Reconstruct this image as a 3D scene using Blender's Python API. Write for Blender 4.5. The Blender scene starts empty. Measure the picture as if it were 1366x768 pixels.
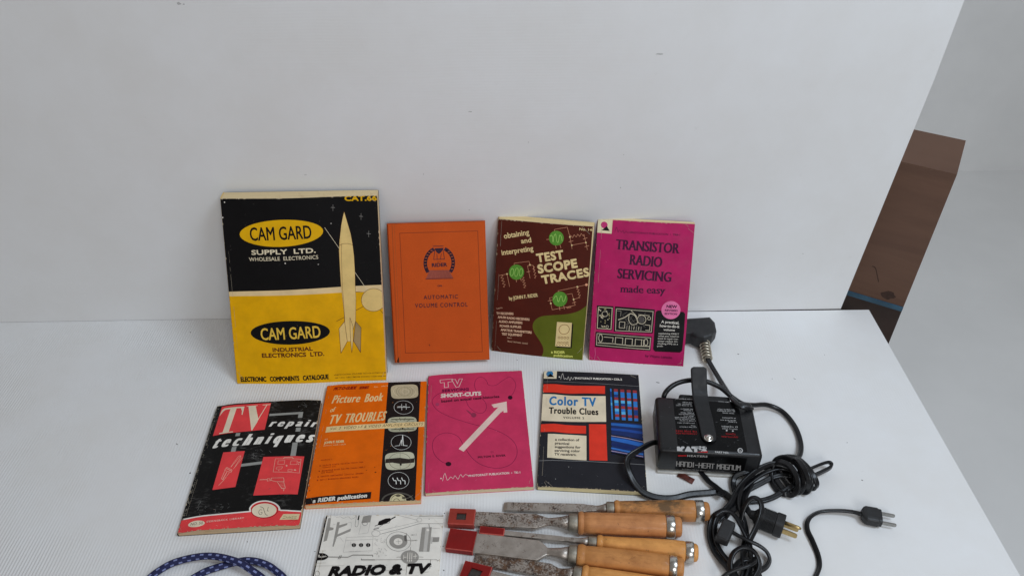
import bpy, bmesh, math, random
from mathutils import Vector, Matrix, noise
R = math.radians
S = bpy.context.scene
COL = S.collection
MM = 0.001

# ------------------------------------------------------------------ camera
F_PX, CX, CY = 1026.72, 683.0, 384.0
PITCH, ROLL, CAM_Z = R(38.711), R(-0.623), 828.45
_fw = Vector((0, math.cos(PITCH), -math.sin(PITCH)))
_up0 = Vector((0, math.sin(PITCH), math.cos(PITCH)))
_r0 = Vector((1, 0, 0))
_rt = math.cos(ROLL) * _r0 + math.sin(ROLL) * _up0
_up = -math.sin(ROLL) * _r0 + math.cos(ROLL) * _up0
cam_d = bpy.data.cameras.new('camera')
cam = bpy.data.objects.new('camera', cam_d)
COL.objects.link(cam)
cam_d.sensor_fit = 'HORIZONTAL'
cam_d.sensor_width = 36
cam_d.lens = F_PX / 1366 * 36
cam_d.clip_start = 0.01
cam_d.clip_end = 50
m = Matrix((_rt, _up, -_fw)).transposed().to_4x4()
m.translation = Vector((0, 0, CAM_Z * MM))
cam.matrix_world = m
S.camera = cam

# ------------------------------------------------------------------ light
W = bpy.data.worlds.new('World')
S.world = W
W.use_nodes = True
bg = W.node_tree.nodes['Background']
bg.inputs[0].default_value = (1.0, 0.95, 0.915, 1)
bg.inputs[1].default_value = 0.225
def lamp(name, loc, aim, size, power, col, sy=None):
    d = bpy.data.lights.new(name, 'AREA')
    d.shape = 'RECTANGLE'
    d.size = size
    d.size_y = sy or size
    d.energy = power
    d.color = col
    o = bpy.data.objects.new(name, d)
    COL.objects.link(o)
    o.location = loc
    o.rotation_euler = (Vector(aim) - Vector(loc)).to_track_quat('-Z', 'Y').to_euler()
    return o
lamp('window_light', (1.2, .2, 2.0), (.3, .9, .3), 0.8, 24.5, (0.74, 0.865, 1.0))
lamp('front_light', (.5, -1.3, 1.3), (.2, .9, .3), 0.8, 14.5, (0.93, 0.965, 1.0))
S.view_settings.view_transform = 'Standard'
S.view_settings.look = 'None'
S.view_settings.exposure = 0.0
S.view_settings.gamma = 1.0

# ------------------------------------------------------------------ helpers
def at(x, y, z=0.0):
    """photo pixel -> point (mm) on the horizontal plane of height z"""
    d = _fw + _rt * ((x - CX) / F_PX) - _up * ((y - CY) / F_PX)
    t = (z - CAM_Z) / d.z
    return Vector((0, 0, CAM_Z)) + d * t
def lin(c):
    c = c / 255
    return c / 12.92 if c <= 0.04045 else ((c + 0.055) / 1.055) ** 2.4
def rgb(r, g, b, k=1.0):
    q = max(lin(r), lin(g), lin(b)) * k
    if q > .80: k *= .80 / q
    return (lin(r) * k, lin(g) * k, lin(b) * k, 1)
def tag(o, label=None, cat=None, group=None, kind=None):
    if label: o['label'] = label
    if cat: o['category'] = cat
    if group: o['group'] = group
    if kind: o['kind'] = kind
    return o
def thing(name, label, cat, loc, rot=(0, 0, 0), group=None):
    o = bpy.data.objects.new(name, None)
    COL.objects.link(o)
    o.empty_display_size = .02
    o.location = loc
    o.rotation_euler = rot
    return tag(o, label, cat, group)
def obj(name, bm, mats, parent=None, smooth=False):
    me = bpy.data.meshes.new(name)
    bm.normal_update()
    bm.to_mesh(me)
    bm.free()
    for mm in (mats if isinstance(mats, (list, tuple)) else [mats]):
        me.materials.append(mm)
    if smooth:
        for p in me.polygons: p.use_smooth = True
    o = bpy.data.objects.new(name, me)
    COL.objects.link(o)
    if parent: o.parent = parent
    return o

# ------------------------------------------------------------------ materials
def nd(nt, kind, **kw):
    n = nt.nodes.new(kind)
    for k, v in kw.items():
        if k in ('operation', 'blend_type', 'data_type', 'noise_dimensions', 'feature', 'wave_type', 'bands_direction', 'clamp', 'use_clamp'):
            setattr(n, k, v)
    return n
def newmat(name):
    mt = bpy.data.materials.new(name)
    mt.use_nodes = True
    nt = mt.node_tree
    return mt, nt, nt.nodes['Principled BSDF']
def noise_n(nt, scale, detail=3, rough=.5, vec=None, dist=0):
    n = nt.nodes.new('ShaderNodeTexNoise')
    n.inputs['Scale'].default_value = scale
    n.inputs['Detail'].default_value = detail
    n.inputs['Roughness'].default_value = rough
    n.inputs['Distortion'].default_value = dist
    if vec: nt.links.new(vec, n.inputs['Vector'])
    return n.outputs['Fac']
def coord(nt, which='Object', scale=None):
    t = nt.nodes.new('ShaderNodeTexCoord')
    if not scale: return t.outputs[which]
    mp = nt.nodes.new('ShaderNodeMapping')
    mp.inputs['Scale'].default_value = scale
    nt.links.new(t.outputs[which], mp.inputs['Vector'])
    return mp.outputs['Vector']
def ramp(nt, fac, lo, hi, a=(0, 0, 0, 1), b=(1, 1, 1, 1)):
    r = nt.nodes.new('ShaderNodeValToRGB')
    r.color_ramp.elements[0].position = lo
    r.color_ramp.elements[1].position = hi
    r.color_ramp.elements[0].color = a
    r.color_ramp.elements[1].color = b
    nt.links.new(fac, r.inputs['Fac'])
    return r.outputs['Color']
def mixc(nt, fac, a, b, mode='MIX'):
    n = nt.nodes.new('ShaderNodeMix')
    n.data_type = 'RGBA'
    n.blend_type = mode
    for sock, v in ((n.inputs[0], fac), (n.inputs[6], a), (n.inputs[7], b)):
        if hasattr(v, 'is_output'): nt.links.new(v, sock)
        else: sock.default_value = v
    return n.outputs[2]
def math_n(nt, op, a, b=None):
    n = nt.nodes.new('ShaderNodeMath')
    n.operation = op
    for sock, v in ((n.inputs[0], a), (n.inputs[1], b)):
        if v is None: continue
        if hasattr(v, 'is_output'): nt.links.new(v, sock)
        else: sock.default_value = v
    return n.outputs[0]
def bump(nt, bsdf, height, strength, dist):
    b = nt.nodes.new('ShaderNodeBump')
    b.inputs['Strength'].default_value = strength
    b.inputs['Distance'].default_value = dist
    nt.links.new(height, b.inputs['Height'])
    nt.links.new(b.outputs['Normal'], bsdf.inputs['Normal'])
def scl(c, k): return (min(1, c[0] * k), min(1, c[1] * k), min(1, c[2] * k), 1)

_inks = {}
def ink(r, g, b, k=1.5, rough=.48, wear=.10):
    """printed card: slightly uneven ink, rubbed specks, faint dents"""
    key = (r, g, b, k, rough, wear)
    if key in _inks: return _inks[key]
    mt, nt, bs = newmat('printed card %d %d %d' % (r, g, b))
    c = rgb(r, g, b, k)
    co = coord(nt)
    n1 = noise_n(nt, 38, 4, .6, co)
    col = mixc(nt, ramp(nt, n1, .3, .7), scl(c, .88), scl(c, 1.10))
    n2 = noise_n(nt, 520, 3, .7, co)
    n3 = noise_n(nt, 24, 3, .6, co)
    sp = math_n(nt, 'MULTIPLY', ramp(nt, n2, .66, .74), ramp(nt, n3, .48, .66))
    sp = math_n(nt, 'MULTIPLY', sp, wear * 3)
    pale = (min(.75, c[0] + .30), min(.72, c[1] + .28), min(.66, c[2] + .24), 1)
    col = mixc(nt, sp, col, pale)
    nt.links.new(col, bs.inputs['Base Color'])
    rr = ramp(nt, noise_n(nt, 55, 4, .6, co), .3, .7, (rough - .08,) * 3 + (1,), (rough + .12,) * 3 + (1,))
    nt.links.new(rr, bs.inputs['Roughness'])
    bs.inputs['Specular IOR Level'].default_value = .14
    bump(nt, bs, noise_n(nt, 30, 3, .5, co), .25, .0012)
    _inks[key] = mt
    return mt
def paper_mat(r, g, b, axis=2, k=1.5):
    mt, nt, bs = newmat('page edges')
    c = rgb(r, g, b, k)
    sc = [14, 14, 14]
    sc[axis] = 2600
    n = noise_n(nt, 1, 2, .5, coord(nt, 'Object', sc))
    n2 = noise_n(nt, 45, 4, .6, coord(nt))
    col = mixc(nt, ramp(nt, n, .32, .68), scl(c, .74), scl(c, 1.06))
    col = mixc(nt, ramp(nt, n2, .58, .95), col, rgb(160, 128, 86, 1.3))
    nt.links.new(col, bs.inputs['Base Color'])
    bs.inputs['Roughness'].default_value = .85
    bump(nt, bs, n, .4, .0004)
    return mt
def simple(name, c, rough=.5, metal=0, var=.12, sc=60, bumpk=0.0, spec=.5, bs_scale=200):
    mt, nt, bs = newmat(name)
    co = coord(nt)
    col = mixc(nt, ramp(nt, noise_n(nt, sc, 4, .6, co), .3, .7), scl(c, 1 - var), scl(c, 1 + var))
    nt.links.new(col, bs.inputs['Base Color'])
    rr = ramp(nt, noise_n(nt, sc * 1.7, 4, .6, co), .3, .7, (max(.05, rough - .08),) * 3 + (1,), (rough + .10,) * 3 + (1,))
    nt.links.new(rr, bs.inputs['Roughness'])
    bs.inputs['Metallic'].default_value = metal
    bs.inputs['Specular IOR Level'].default_value = spec
    if bumpk: bump(nt, bs, noise_n(nt, bs_scale, 3, .6, co), bumpk, .0006)
    return mt

def table_mat(name, axis, strength, c, warm):
    """white fluted plastic sheet"""
    mt, nt, bs = newmat(name)
    tc = nt.nodes.new('ShaderNodeTexCoord')
    sx = nt.nodes.new('ShaderNodeSeparateXYZ')
    nt.links.new(tc.outputs['Object'], sx.inputs[0])
    wob = noise_n(nt, 6, 2, .5, tc.outputs['Object'])
    x = math_n(nt, 'ADD', sx.outputs[axis], math_n(nt, 'MULTIPLY', wob, .006))
    s = math_n(nt, 'SINE', math_n(nt, 'MULTIPLY', x, 2 * math.pi / .0040))
    patch = ramp(nt, noise_n(nt, 3.6, 4, .6, tc.outputs['Object']), .40, .62)
    fd = nt.nodes.new('ShaderNodeMapRange')
    nt.links.new(sx.outputs[0], fd.inputs[0])
    fd.inputs[1].default_value = .10; fd.inputs[2].default_value = .32; fd.inputs[3].default_value = 1.0; fd.inputs[4].default_value = .12
    s = math_n(nt, 'MULTIPLY', s, fd.outputs[0])
    s2 = math_n(nt, 'MULTIPLY', s, math_n(nt, 'ADD', math_n(nt, 'MULTIPLY', patch, .92), .08))
    big = noise_n(nt, 4, 3, .5, tc.outputs['Object'])
    hgt = math_n(nt, 'ADD', s2, math_n(nt, 'MULTIPLY', big, 3.0))
    col = mixc(nt, ramp(nt, noise_n(nt, 9, 5, .65, tc.outputs['Object']), .3, .75), scl(c, 1.02), scl(warm, .965))
    # small scuffs and grime
    sc = coord(nt, 'Object', (60, 260, 60))
    sm = math_n(nt, 'MULTIPLY', ramp(nt, noise_n(nt, 1, 4, .7, sc), .66, .76), ramp(nt, noise_n(nt, 7, 2, .5, tc.outputs['Object']), .5, .7))
    col = mixc(nt, math_n(nt, 'MULTIPLY', sm, .22), col, (.42, .40, .37, 1))
    nt.links.new(col, bs.inputs['Base Color'])
    bs.inputs['Roughness'].default_value = .46
    bs.inputs['Specular IOR Level'].default_value = .35
    bump(nt, bs, hgt, strength, .0004)
    return mt

# ------------------------------------------------------------------ printed surface
def solve(A, b):
    n = len(b)
    M_ = [row[:] + [v] for row, v in zip(A, b)]
    for i in range(n):
        p = max(range(i, n), key=lambda r_: abs(M_[r_][i]))
        M_[i], M_[p] = M_[p], M_[i]
        for j in range(i + 1, n):
            k = M_[j][i] / M_[i][i]
            for l in range(i, n + 1): M_[j][l] -= k * M_[i][l]
    x = [0] * n
    for i in reversed(range(n)):
        x[i] = (M_[i][n] - sum(M_[i][j] * x[j] for j in range(i + 1, n))) / M_[i][i]
    return x
def homography(src, dst):
    A, b = [], []
    for (x, y), (u, v) in zip(src, dst):
        A.append([x, y, 1, 0, 0, 0, -u * x, -u * y]); b.append(u)
        A.append([0, 0, 0, x, y, 1, -v * x, -v * y]); b.append(v)
    return solve(A, b)

_glyphs = {}
def glyphs(s, serif=0.0, space=1.0):
    key = (s, serif, space)
    if key in _glyphs: return _glyphs[key]
    def mesh_of(t):
        cu = bpy.data.curves.new('t', 'FONT')
        cu.body = t
        cu.size = 1
        cu.space_character = space
        cu.resolution_u = 3
        o = bpy.data.objects.new('t', cu)
        COL.objects.link(o)
        bpy.context.view_layer.update()
        me = bpy.data.meshes.new_from_object(o)
        V = [(v.co.x, v.co.y) for v in me.vertices]
        Fc = [tuple(p.vertices) for p in me.polygons]
        bpy.data.objects.remove(o)
        bpy.data.curves.remove(cu)
        bpy.data.meshes.remove(me)
        return V, Fc
    cap = max(v[1] for v in mesh_of('H')[0])
    xh = max(v[1] for v in mesh_of('x')[0])
    base = min(v[1] for v in mesh_of('H')[0])
    V, Fc = mesh_of(s)
    cnt = {}
    for f in Fc:
        for i in range(len(f)):
            e = tuple(sorted((f[i], f[(i + 1) % len(f)])))
            cnt[e] = cnt.get(e, 0) + 1
    rim = [e for e, c in cnt.items() if c == 1]
    extra = []
    if serif:
        for a, b in rim:
            (xa, ya), (xb, yb) = V[a], V[b]
            if abs(ya - yb) > 1e-3: continue
            L = abs(xa - xb)
            if not .03 < L < .24: continue
            th = .05
            x0, x1 = min(xa, xb) - serif, max(xa, xb) + serif
            if abs(ya - base) < .02: extra.append((x0, base, x1, base + th))
            elif abs(ya - cap) < .02 or abs(ya - xh) < .02: extra.append((x0, ya - th, x1, ya))
    x0 = min(v[0] for v in V); x1 = max(v[0] for v in V)
    _glyphs[key] = (V, Fc, rim, extra, x0, x1, base, cap, xh)
    return _glyphs[key]

class Print:
    """flat printed artwork: polygons in millimetres (u right, v up) on a face of W x H"""
    def __init__(s, W_, H_, px):
        s.W, s.H = W_, H_
        tl, tr, bl, br = px
        s.h = homography(px, [(0, H_), (W_, H_), (0, 0), (W_, 0)])
        s.bm = bmesh.new()
        s.mats = []
        s.k = 0
        s.fr = (0, 0, 1)
    def frame(s, x, y, k): s.fr = (x, y, k)
    def uv(s, x, y):
        x0, y0, k = s.fr
        x = x0 + x / k; y = y0 + y / k
        h = s.h
        d = h[6] * x + h[7] * y + 1
        return Vector(((h[0] * x + h[1] * y + h[2]) / d, (h[3] * x + h[4] * y + h[5]) / d))
    def mi(s, mt):
        if mt not in s.mats: s.mats.append(mt)
        return s.mats.index(mt)
    def face(s, pts, i, k=None):
        k = s.k if k is None else k
        vs = []
        for p in pts: vs.append(s.bm.verts.new((p[0], p[1], k)))
        try:
            f = s.bm.faces.new(vs)
            f.material_index = i
        except ValueError: pass
    def step(s): s.k += 1
    def poly(s, pts, mt, px=True):
        s.step()
        s.face([s.uv(*p) for p in pts] if px else pts, s.mi(mt))
    def rect(s, u0, v0, u1, v1, mt):
        s.poly([(u0, v0), (u1, v0), (u1, v1), (u0, v1)], mt, False)
    def ell(s, x, y, rx, ry, mt, rot=0, n=36, a0=0, a1=360):
        c, d = math.cos(R(rot)), math.sin(R(rot))
        pts = []
        for i in range(n):
            a = R(a0 + (a1 - a0) * i / (n if a1 - a0 >= 360 else n - 1))
            ex, ey = rx * math.cos(a), -ry * math.sin(a)
            pts.append((x + ex * c - ey * d, y + ex * d + ey * c))
        s.poly(pts, mt)
    def ring(s, x, y, rx, ry, w, mt, rot=0, n=40, a0=0, a1=360):
        c, d = math.cos(R(rot)), math.sin(R(rot))
        pts = []
        for i in range(n + 1):
            a = R(a0 + (a1 - a0) * i / n)
            ex, ey = rx * math.cos(a), -ry * math.sin(a)
            pts.append((x + ex * c - ey * d, y + ex * d + ey * c))
        s.line(pts, w, mt)
    def line(s, pts, w, mt, px=True, cap=True):
        """ribbon of width w (mm) along a polyline"""
        P_ = [s.uv(*p) if px else Vector(p) for p in pts]
        s.step()
        i = s.mi(mt)
        for a in range(len(P_) - 1):
            A, B = P_[a], P_[a + 1]
            d = B - A
            if d.length < 1e-6: continue
            d.normalize()
            n = Vector((-d.y, d.x)) * w / 2
            e = d * (w * .42 if cap else 0)
            s.face([A - e - n, B + e - n, B + e + n, A - e + n], i, s.k + (a % 3) * .3)
    def smooth(s, pts, w, mt, n=6):
        s.line(catmull2(pts, n), w, mt)
    def zig(s, a, b, amp, n, w, mt):
        (x0, y0), (x1, y1) = a, b
        L = math.hypot(x1 - x0, y1 - y0)
        nx, ny = -(y1 - y0) / L, (x1 - x0) / L
        pts = [a]
        for i in range(n):
            t = (i + .5) / n
            k = amp if i % 2 else -amp
            pts.append((x0 + (x1 - x0) * t + nx * k, y0 + (y1 - y0) * t + ny * k))
        pts.append(b)
        s.line(pts, w, mt)
    def text(s, st, a, b, h, mt, bold=0.0, serif=0.0, slant=0.0, space=1.0, xh=False, fat=0.0):
        """st from baseline point a to baseline point b, cap height h (frame pixels)"""
        V, Fc, rim, ex, x0, x1, base, cap, xhh = glyphs(st, serif, space)
        top = xhh if xh else cap
        A, B = s.uv(*a), s.uv(*b)
        d = B - A
        n = Vector((-d.y, d.x)).normalized()
        up = s.uv(a[0], a[1] - h) - A
        hm = abs(up.dot(n))
        U = n * hm + d.normalized() * hm * slant
        def T(x, y):
            return A + d * ((x - x0) / (x1 - x0)) + U * ((y - base) / (top - base))
        s.step()
        i = s.mi(mt)
        bv = [s.bm.verts.new((*T(*v), s.k)) for v in V]
        for f in Fc:
            try: s.bm.faces.new([bv[q] for q in f]).material_index = i
            except ValueError: pass
        ha = abs((x1 - x0) / max(1e-6, d.length) * hm / (top - base))     # squeeze of the letters
        if fat:                                  # heavier upright strokes only
            fx = fat * ha
            for q, (ea, eb) in enumerate(rim):
                (xa, ya), (xb, yb) = V[ea], V[eb]
                if abs(ya - yb) < 1e-4: continue
                s.face([T(xa - fx, ya), T(xa + fx, ya), T(xb + fx, yb), T(xb - fx, yb)], i, s.k + .1 + .12 * (q % 5))
        if bold:
            w = bold * hm / (top - base)
            for q, (ea, eb) in enumerate(rim):
                A_, B_ = T(*V[ea]), T(*V[eb])
                e_ = B_ - A_
                if e_.length < 1e-6: continue
                e_.normalize()
                n_ = Vector((-e_.y, e_.x)) * w
                e_ = e_ * w * .6
                s.face([A_ - e_ - n_, B_ + e_ - n_, B_ + e_ + n_, A_ - e_ + n_], i, s.k + .1 + .12 * (q % 5))
        for q, (xa, ya, xb, yb) in enumerate(ex):
            s.face([T(xa, ya), T(xb, ya), T(xb, yb), T(xa, yb)], i, s.k + .3 + .2 * (q % 3))
    def micro(s, a, b, h, mt, seed=0, words=None):
        """print too small to read: rows of letter-sized strokes"""
        rnd = random.Random(seed)
        A, B = s.uv(*a), s.uv(*b)
        d = B - A
        L = d.length
        d.normalize()
        n = Vector((-d.y, d.x))
        hm = abs((s.uv(a[0], a[1] - h) - A).dot(n))
        s.step()
        i = s.mi(mt)
        x = 0.0
        left = rnd.randint(3, 8)
        while x < L - hm * .3:
            w = hm * rnd.uniform(.45, .8)
            w = min(w, L - x)
            y0, y1 = 0, hm * rnd.choice((.72, .72, .9, 1.0))
            q = hm * .2
            p = A + d * x
            kind = rnd.random()
            if kind < .45:
                s.face([p, p + d * q, p + d * q + n * y1, p + n * y1], i)
                s.face([p + d * (w - q), p + d * w, p + d * w + n * y1 * .8, p + d * (w - q) + n * y1 * .8], i)
            elif kind < .8:
                s.face([p, p + d * w, p + d * w + n * q, p + n * q], i)
                s.face([p + n * (y1 - q), p + d * w + n * (y1 - q), p + d * w + n * y1, p + n * y1], i)
            else:
                s.face([p + d * w * .3, p + d * (w * .3 + q), p + d * (w * .3 + q) + n * y1, p + d * w * .3 + n * y1], i)
            x += w + hm * .22
            left -= 1
            if left == 0:
                x += hm * .6
                left = rnd.randint(3, 9)
    def sign(s, x0, y0, x1, y1, h, w, mt, seed):
        """a handwritten flourish"""
        rnd = random.Random(seed)
        n = 11
        pts = []
        for i in range(n):
            t = i / (n - 1)
            k = h * (1.0 if i in (1, 6) else rnd.uniform(.15, .45)) * (1 if i % 2 else -.25)
            pts.append((x0 + (x1 - x0) * t + rnd.uniform(-.02, .02) * (x1 - x0), y0 + (y1 - y0) * t - k))
        s.smooth(pts, w, mt, 5)
    def worn_edges(s, mt, seed, n=40, depth=1.0):
        rnd = random.Random(seed)
        s.step()
        i = s.mi(mt)
        for q in range(n):
            side = rnd.choice('lrtbb')
            L = rnd.uniform(.6, 5.0)
            dd = rnd.uniform(.2, .75) * depth
            t = rnd.random() ** (1 if q % 3 else 4)
            if side in 'lr':
                v = t * s.H
                x = 0 if side == 'l' else s.W
                k = 1 if side == 'l' else -1
                s.face([(x, v), (x + k * dd, v + L * .3), (x + k * dd * .6, v + L * .75), (x, v + L)], i)
            else:
                u = t * s.W
                y = 0 if side == 'b' else s.H
                k = 1 if side == 'b' else -1
                s.face([(u, y), (u + L, y), (u + L * .7, y + k * dd), (u + L * .25, y + k * dd * .7)], i)
        for cx, cy in ((0, 0), (s.W, 0), (0, s.H), (s.W, s.H)):
            a = rnd.uniform(.8, 2.2) * depth
            b_ = rnd.uniform(.8, 2.2) * depth
            kx = 1 if cx == 0 else -1
            ky = 1 if cy == 0 else -1
            s.face([(cx, cy), (cx + kx * a, cy), (cx + kx * a * .3, cy + ky * b_ * .35), (cx, cy + ky * b_)], i)
    def scuffs(s, mt, seed, n, area=None):
        rnd = random.Random(seed)
        s.step()
        i = s.mi(mt)
        u0, v0, u1, v1 = area or (0, 0, s.W, s.H)
        for q in range(n):
            u, v = rnd.uniform(u0, u1), rnd.uniform(v0, v1)
            L = rnd.uniform(.4, 4.5)
            a = rnd.gauss(.6, .5)
            w = rnd.uniform(.08, .22)
            d = Vector((math.cos(a), math.sin(a)))
            nn = Vector((-d.y, d.x)) * w
            p = Vector((u, v))
            s.face([p, p + d * L * .5 - nn, p + d * L, p + d * L * .5 + nn], i)
    def creases(s, seed):
        """folded corners and spine creases, where the ink has cracked"""
        rnd = random.Random(seed * 7)
        mt = ink(150, 140, 124, wear=.3)
        for cx, cy in ((0, 0), (s.W, 0), (s.W, s.H)):
            for q in range(rnd.randint(1, 2)):
                a, b = rnd.uniform(6, 22), rnd.uniform(6, 26)
                kx = 1 if cx == 0 else -1
                ky = 1 if cy == 0 else -1
                pts = []
                for k in range(7):
                    t = k / 6
                    pts.append((cx + kx * a * (1 - t) + rnd.uniform(-.5, .5), cy + ky * b * t + rnd.uniform(-.5, .5)))
                j = rnd.randint(0, 3)
                s.line(pts[j:j + rnd.randint(3, 5)], rnd.uniform(.12, .3), mt, False)
        x = rnd.uniform(4, 7)
        v = 0
        while v < s.H:
            L = rnd.uniform(3, 26)
            if rnd.random() < .45: s.line([(x + rnd.uniform(-.2, .2), v), (x + rnd.uniform(-.3, .3), min(s.H, v + L))], rnd.uniform(.1, .28), mt, False)
            v += L
    def finish(s, place, us=(), vs=(), clip=True, eps=.006):
        """cut to the face, cut along the bend lines, then place(u, v, lift) -> point"""
        bm = s.bm
        big = [f for f in bm.faces if len(f.verts) > 4]
        bmesh.ops.triangulate(bm, faces=big)
        def cut(co, no, clear):
            g = bm.verts[:] + bm.edges[:] + bm.faces[:]
            bmesh.ops.bisect_plane(bm, geom=g, plane_co=co, plane_no=no, clear_outer=clear, dist=1e-5)
        if clip:
            cut((0, 0, 0), (-1, 0, 0), True); cut((s.W, 0, 0), (1, 0, 0), True)
            cut((0, 0, 0), (0, -1, 0), True); cut((0, s.H, 0), (0, 1, 0), True)
        for u in us: cut((u, 0, 0), (1, 0, 0), False)
        for v in vs: cut((0, v, 0), (0, 1, 0), False)
        for f in bm.faces:
            f.normal_update()
            if f.normal.z < 0: f.normal_flip()
        for v in bm.verts:
            v.co = place(v.co.x, v.co.y, v.co.z * eps)
        return bm

def catmull2(pts, n):
    P_ = [Vector(p) for p in pts]
    out = []
    for i in range(len(P_) - 1):
        p0 = P_[max(0, i - 1)]; p1 = P_[i]; p2 = P_[i + 1]; p3 = P_[min(len(P_) - 1, i + 2)]
        for j in range(n):
            t = j / n
            out.append(.5 * ((2 * p1) + (p2 - p0) * t + (2 * p0 - 5 * p1 + 4 * p2 - p3) * t * t + (3 * p1 - p0 - 3 * p2 + p3) * t ** 3))
    out.append(P_[-1])
    return [tuple(p) for p in out]

def pw(knots):
    """piecewise-linear function through (x, y) knots"""
    def f(x):
        if x <= knots[0][0]: return knots[0][1]
        for (a, ya), (b, yb) in zip(knots, knots[1:]):
            if x <= b: return ya + (yb - ya) * (x - a) / (b - a)
        return knots[-1][1]
    return f

def book(name, label, group, size, T, loc, rot, lean, px, base, draw, page, bend_u=None, bend_v=None, spine_m=None, wear_m=None, hard=False, seed=1, cat='book', edge=1.0, inset=.4):
    W_, H_ = size
    nU = 16 if bend_u else 1
    nV = 12 if bend_v else 1
    us = [W_ * i / nU for i in range(nU + 1)]
    vs = [H_ * i / nV for i in range(nV + 1)]
    fu = pw([(u, bend_u(u / W_)) for u in us]) if bend_u else (lambda u: 0)
    fv = pw([(v, bend_v(v / H_)) for v in vs]) if bend_v else (lambda v: 0)
    root = thing(name, label, cat, (loc[0] * MM, loc[1] * MM, 0), (math.pi / 2 - lean if lean else 0, 0, rot), group)
    root.rotation_mode = 'XYZ'
    sh = math.tan(lean) if (lean and not hard) else 0     # a soft book slumps: every sheet stands on the table
    Z0 = T if sh else 0
    def at3(u, v, z): return Vector((u, v + (T - z) * sh, z - Z0)) * MM
    def place(u, v, dz): return at3(u, v, T + fu(u) + fv(v) + dz)
    ct = 2.6 if hard else .45
    # front cover with its print
    p = Print(W_, H_, px)
    p.rect(0, 0, W_, H_, base)
    draw(p)
    if wear_m:
        p.worn_edges(wear_m, seed, 80, edge * 1.25)
        if not hard: p.creases(seed)
    bm = p.finish(place, us[1:-1], vs[1:-1])
    # thickness of the sheet: a rim and an underside
    rim = p.mi(wear_m or base)
    def grid(bm_, zf, u0, u1, v0, v1, mi, flip):
        uu = [u0] + [u for u in us if u0 + .5 < u < u1 - .5] + [u1]
        vv = [v0] + [v for v in vs if v0 + .5 < v < v1 - .5] + [v1]
        G = [[bm_.verts.new(zf(u, v)) for v in vv] for u in uu]
        for a in range(len(uu) - 1):
            for b in range(len(vv) - 1):
                q = [G[a][b], G[a + 1][b], G[a + 1][b + 1], G[a][b + 1]]
                f = bm_.faces.new(q[::-1] if flip else q)
                f.material_index = mi
        loop = [G[a][0] for a in range(len(uu))] + [G[-1][b] for b in range(1, len(vv))] + [G[a][-1] for a in range(len(uu) - 2, -1, -1)] + [G[0][b] for b in range(len(vv) - 2, 0, -1)]
        return loop
    def skin(bm_, top, bot, mi):
        n = len(top)
        for i in range(n):
            f = bm_.faces.new([bot[i], bot[(i + 1) % n], top[(i + 1) % n], top[i]])
            f.material_index = mi
    t_ = grid(bm, lambda u, v: place(u, v, -.004), 0, W_, 0, H_, p.mi(base), False)
    b_ = grid(bm, lambda u, v: place(u, v, -ct), 0, W_, 0, H_, rim, True)
    skin(bm, t_, b_, rim if not hard else p.mi(base))
    obj('cover', bm, p.mats, root)
    # pages
    ins = 3.0 if hard else inset
    bm = bmesh.new()
    t_ = grid(bm, lambda u, v: place(u, v, -ct - .02), .5, W_ - ins, ins, H_ - ins, 0, False)
    b_ = grid(bm, lambda u, v: at3(u, v, ct + .02), .5, W_ - ins, ins, H_ - ins, 0, True)
    skin(bm, t_, b_, 0)
    obj('page_block', bm, page, root)
    # back cover
    bm = bmesh.new()
    hb = H_ - (1.2 if sh else 0)
    t_ = grid(bm, lambda u, v: at3(u, v, ct), 0, W_, 0, hb, 0, False)
    b_ = grid(bm, lambda u, v: at3(u, v, 0), 0, W_, 0, hb, 0, True)
    skin(bm, t_, b_, 0)
    obj('back_cover', bm, base, root)
    # spine
    bm = bmesh.new()
    prof = []
    zt = T + fu(0)
    for i in range(7):
        a = math.pi * i / 6
        prof.append((-(.35 + (2.2 if hard else .6) * math.sin(a)), (zt) * (1 - math.cos(a)) / 2))
    inner = [(.25, z) for x, z in prof]
    vs2 = vs if bend_v else [0, H_]
    rows = []
    for v in vs2:
        k = (T + fu(0) + fv(v)) / zt
        rows.append(([bm.verts.new(at3(x, v, z * k)) for x, z in prof], [bm.verts.new(at3(x, v, z * k)) for x, z in inner]))
    for (a, ai), (b, bi) in zip(rows, rows[1:]):
        for i in range(6):
            bm.faces.new([a[i], b[i], b[i + 1], a[i + 1]])
            bm.faces.new([ai[i + 1], bi[i + 1], bi[i], ai[i]])
    for (a, ai), fl in ((rows[0], False), (rows[-1], True)):
        for i in range(6):
            q = [a[i], a[i + 1], ai[i + 1], ai[i]]
            bm.faces.new(q if fl else q[::-1])
    obj('spine', bm, spine_m or base, root)
    return root

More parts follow.
